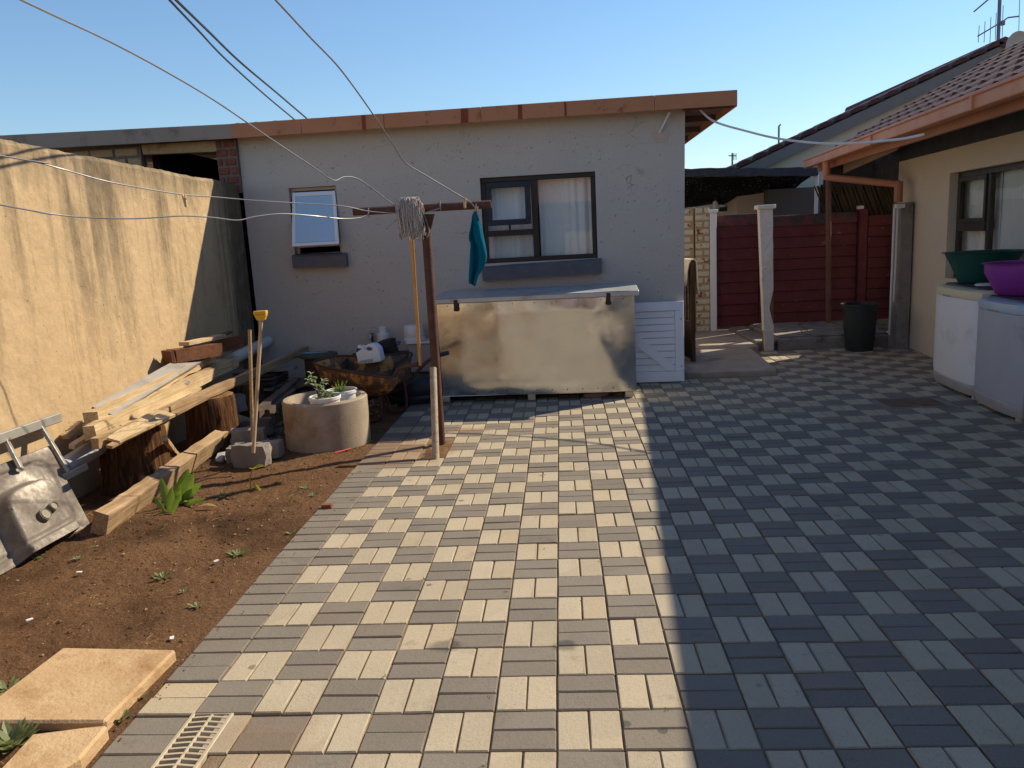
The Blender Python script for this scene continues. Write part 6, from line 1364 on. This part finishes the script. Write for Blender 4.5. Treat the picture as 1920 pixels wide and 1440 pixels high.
# low white fitting (pipe cap) on the wall foot
c = gy(720,652,5.68); c.z = .40; hz = gy(720,625,5.68).z; hz2 = gy(720,613,5.68).z
t = thing('white_jar', 'stout white plastic jar with round cap standing by the wall', 'jar', V((c.x, 5.68, .40)))
q = MB(); q.lathe([(.055,.40),(.058,.41),(.058,hz-.03),(.06,hz-.028),(.06,hz),(.05,hz+.005),(.035,hz+.006)], V((c.x,5.68,0)), 24, capb=True, capt=True); q.build('body', MAT['whiteplastic'], t, smooth=True)
q = MB(); q.lathe([(.034,hz+.0065),(.034,hz2),(.03,hz2+.004)], V((c.x,5.68,0)), 20, capb=True, capt=True); q.build('cap', MAT['whiteplastic'], t, smooth=True)
boxthing('plinth', 'dark low block supporting the white jar by the wall', c.x-.12, c.x+.1, 5.58, 5.78, 0, .399, MAT['darkwood'], 'block')
# old tap on the wall
tpz = gy(698,628,5.79); t = thing('garden_tap', 'old garden tap on short standpipe against the outbuilding wall', 'tap', V((tpz.x,5.77,0)))
q = MB(); q.tube([V((tpz.x,5.775,0)), V((tpz.x,5.775,tpz.z+.02))], .012, 8); q.build('pipe', MAT['darkrust'], t)
q = MB(); q.tube([V((tpz.x,5.775,tpz.z)), V((tpz.x,5.70,tpz.z)), V((tpz.x,5.68,tpz.z-.03))], .012, 8); q.build('spout', MAT['galv2'], t, smooth=True)
q = MB(); q.tube([V((tpz.x,5.73,tpz.z)), V((tpz.x,5.73,tpz.z+.06))], .007, 6); q.bar(V((tpz.x-.03,5.73,tpz.z+.06)), V((tpz.x+.03,5.73,tpz.z+.06)), .012, .008); q.build('handle', MAT['galv2'], t)
# round drum lid with blue scrap, on a brazier drum
c = V((gy(598,660,5.35).x, 5.33, 0)); zl = gy(598,664,5.2).z
t = thing('brazier_drum', 'round sooty brazier with flat dark lid behind the wheelbarrow nose', 'brazier', c)
q = MB(); q.lathe([(.13,0),(.14,.02),(.14,zl-.05),(.155,zl-.045)], c, 28, capb=True, capt=True); q.build('drum', MAT['darkrust'], t, smooth=True)
q = MB(); q.lathe([(.175,zl-.044),(.185,zl-.03),(.18,zl-.012),(.1,zl),(.005,zl+.002)], c, 32, capb=True, capt=True); q.build('lid', m_simple('mossy_lid', (.05,.05,.035), (.09,.085,.06), 12, .8, .4), t, smooth=True)
for a_ in (2.9, -.35):
    q = MB(); e = c+V((.185*cos(a_), .185*sin(a_), zl-.03)); f_ = c+V((.25*cos(a_), .25*sin(a_), zl-.05)); s_ = V((-sin(a_), cos(a_), 0))*.035
    q.tube([e+s_, f_+s_, f_-s_, e-s_], .006, 6); q.build('handle', MAT['darkrust'], t)
q = MB(); n_ = 12
vv = [(-.13,-.05),(-.02,-.07),(.05,-.04),(.10,-.03),(.11,.02),(.03,.03),(-.03,.02),(-.11,.03)]
q.prism([c+V((x-.02, y, zl+.0005)) for x, y in vv], (0,0,.004)); tag(q.build('blue_scrap', MAT['bluebit']), 'torn pale blue scrap lying on the brazier lid', 'scrap')
# blue bottle crate hint between planter and barrow
g_ = gy(603,712,4.95); q = MB(); q.lathe([(.04,0),(.042,.01),(.042,.2),(.03,.24),(.015,.26),(.015,.29)], V((g_.x,4.95,.0)), 18, capb=True, capt=True); tag(q.build('bottle', m_simple('blue_bottle', (.06,.10,.15), (.09,.14,.2), 9, .3, .05), smooth=True), 'dusty blue bottle standing between planter and wheelbarrow', 'bottle')
# rubble and litter in the shade behind the pile
random.seed(77); q = MB()
for i in range(420):
    x, y = random.uniform(-3.0, -1.5), random.uniform(3.9, 5.7)
    if y < 4.3 and x > -2.2: continue
    s = random.uniform(.008, .03); c_ = V((x, y, soil_h(x, y)+s*.3)); Rm = Matrix.Rotation(random.uniform(0,6), 3, V((jit(1), jit(1), 1)).normalized())
    q.add([c_+Rm@V((a*s*1.4, b*s, d*s*.6)) for a, b, d in ((1,0,0),(0,1,0),(-1,0,0),(0,-1,0),(0.1,0.1,1),(0,0,-1))], [(0,1,4),(1,2,4),(2,3,4),(3,0,4),(1,0,5),(2,1,5),(3,2,5),(0,3,5)])
tag(q.build('rubble', MAT['conc_old']), 'loose rubble and chips on shaded soil behind the stumps', 'rubble', kind='stuff')

# grass and moss sprouting in the paving joints
random.seed(91); q = MB()
for i in range(70):
    c, r = random.randint(-7, 6), random.randint(-2, 26); x, y = c*.2+jit(.004), r*.2+random.uniform(0, .2)
    if y > 4.7: continue
    if random.random() < .5: x -= random.uniform(0, .6) if x > -.7 else 0
    for k in range(random.randint(2, 6)):
        a = random.uniform(0, 6.3); leafmesh(q, V((x+jit(.006), y+jit(.01), -.004)), (cos(a)*.6, sin(a)*.6, random.uniform(.3, 1)), (0,0,1), random.uniform(.006, .02), .004, n=2)
tag(q.build('joint_weeds', MAT['leaf3']), 'tiny green sprouts growing in the paving joints', 'weeds', kind='stuff')
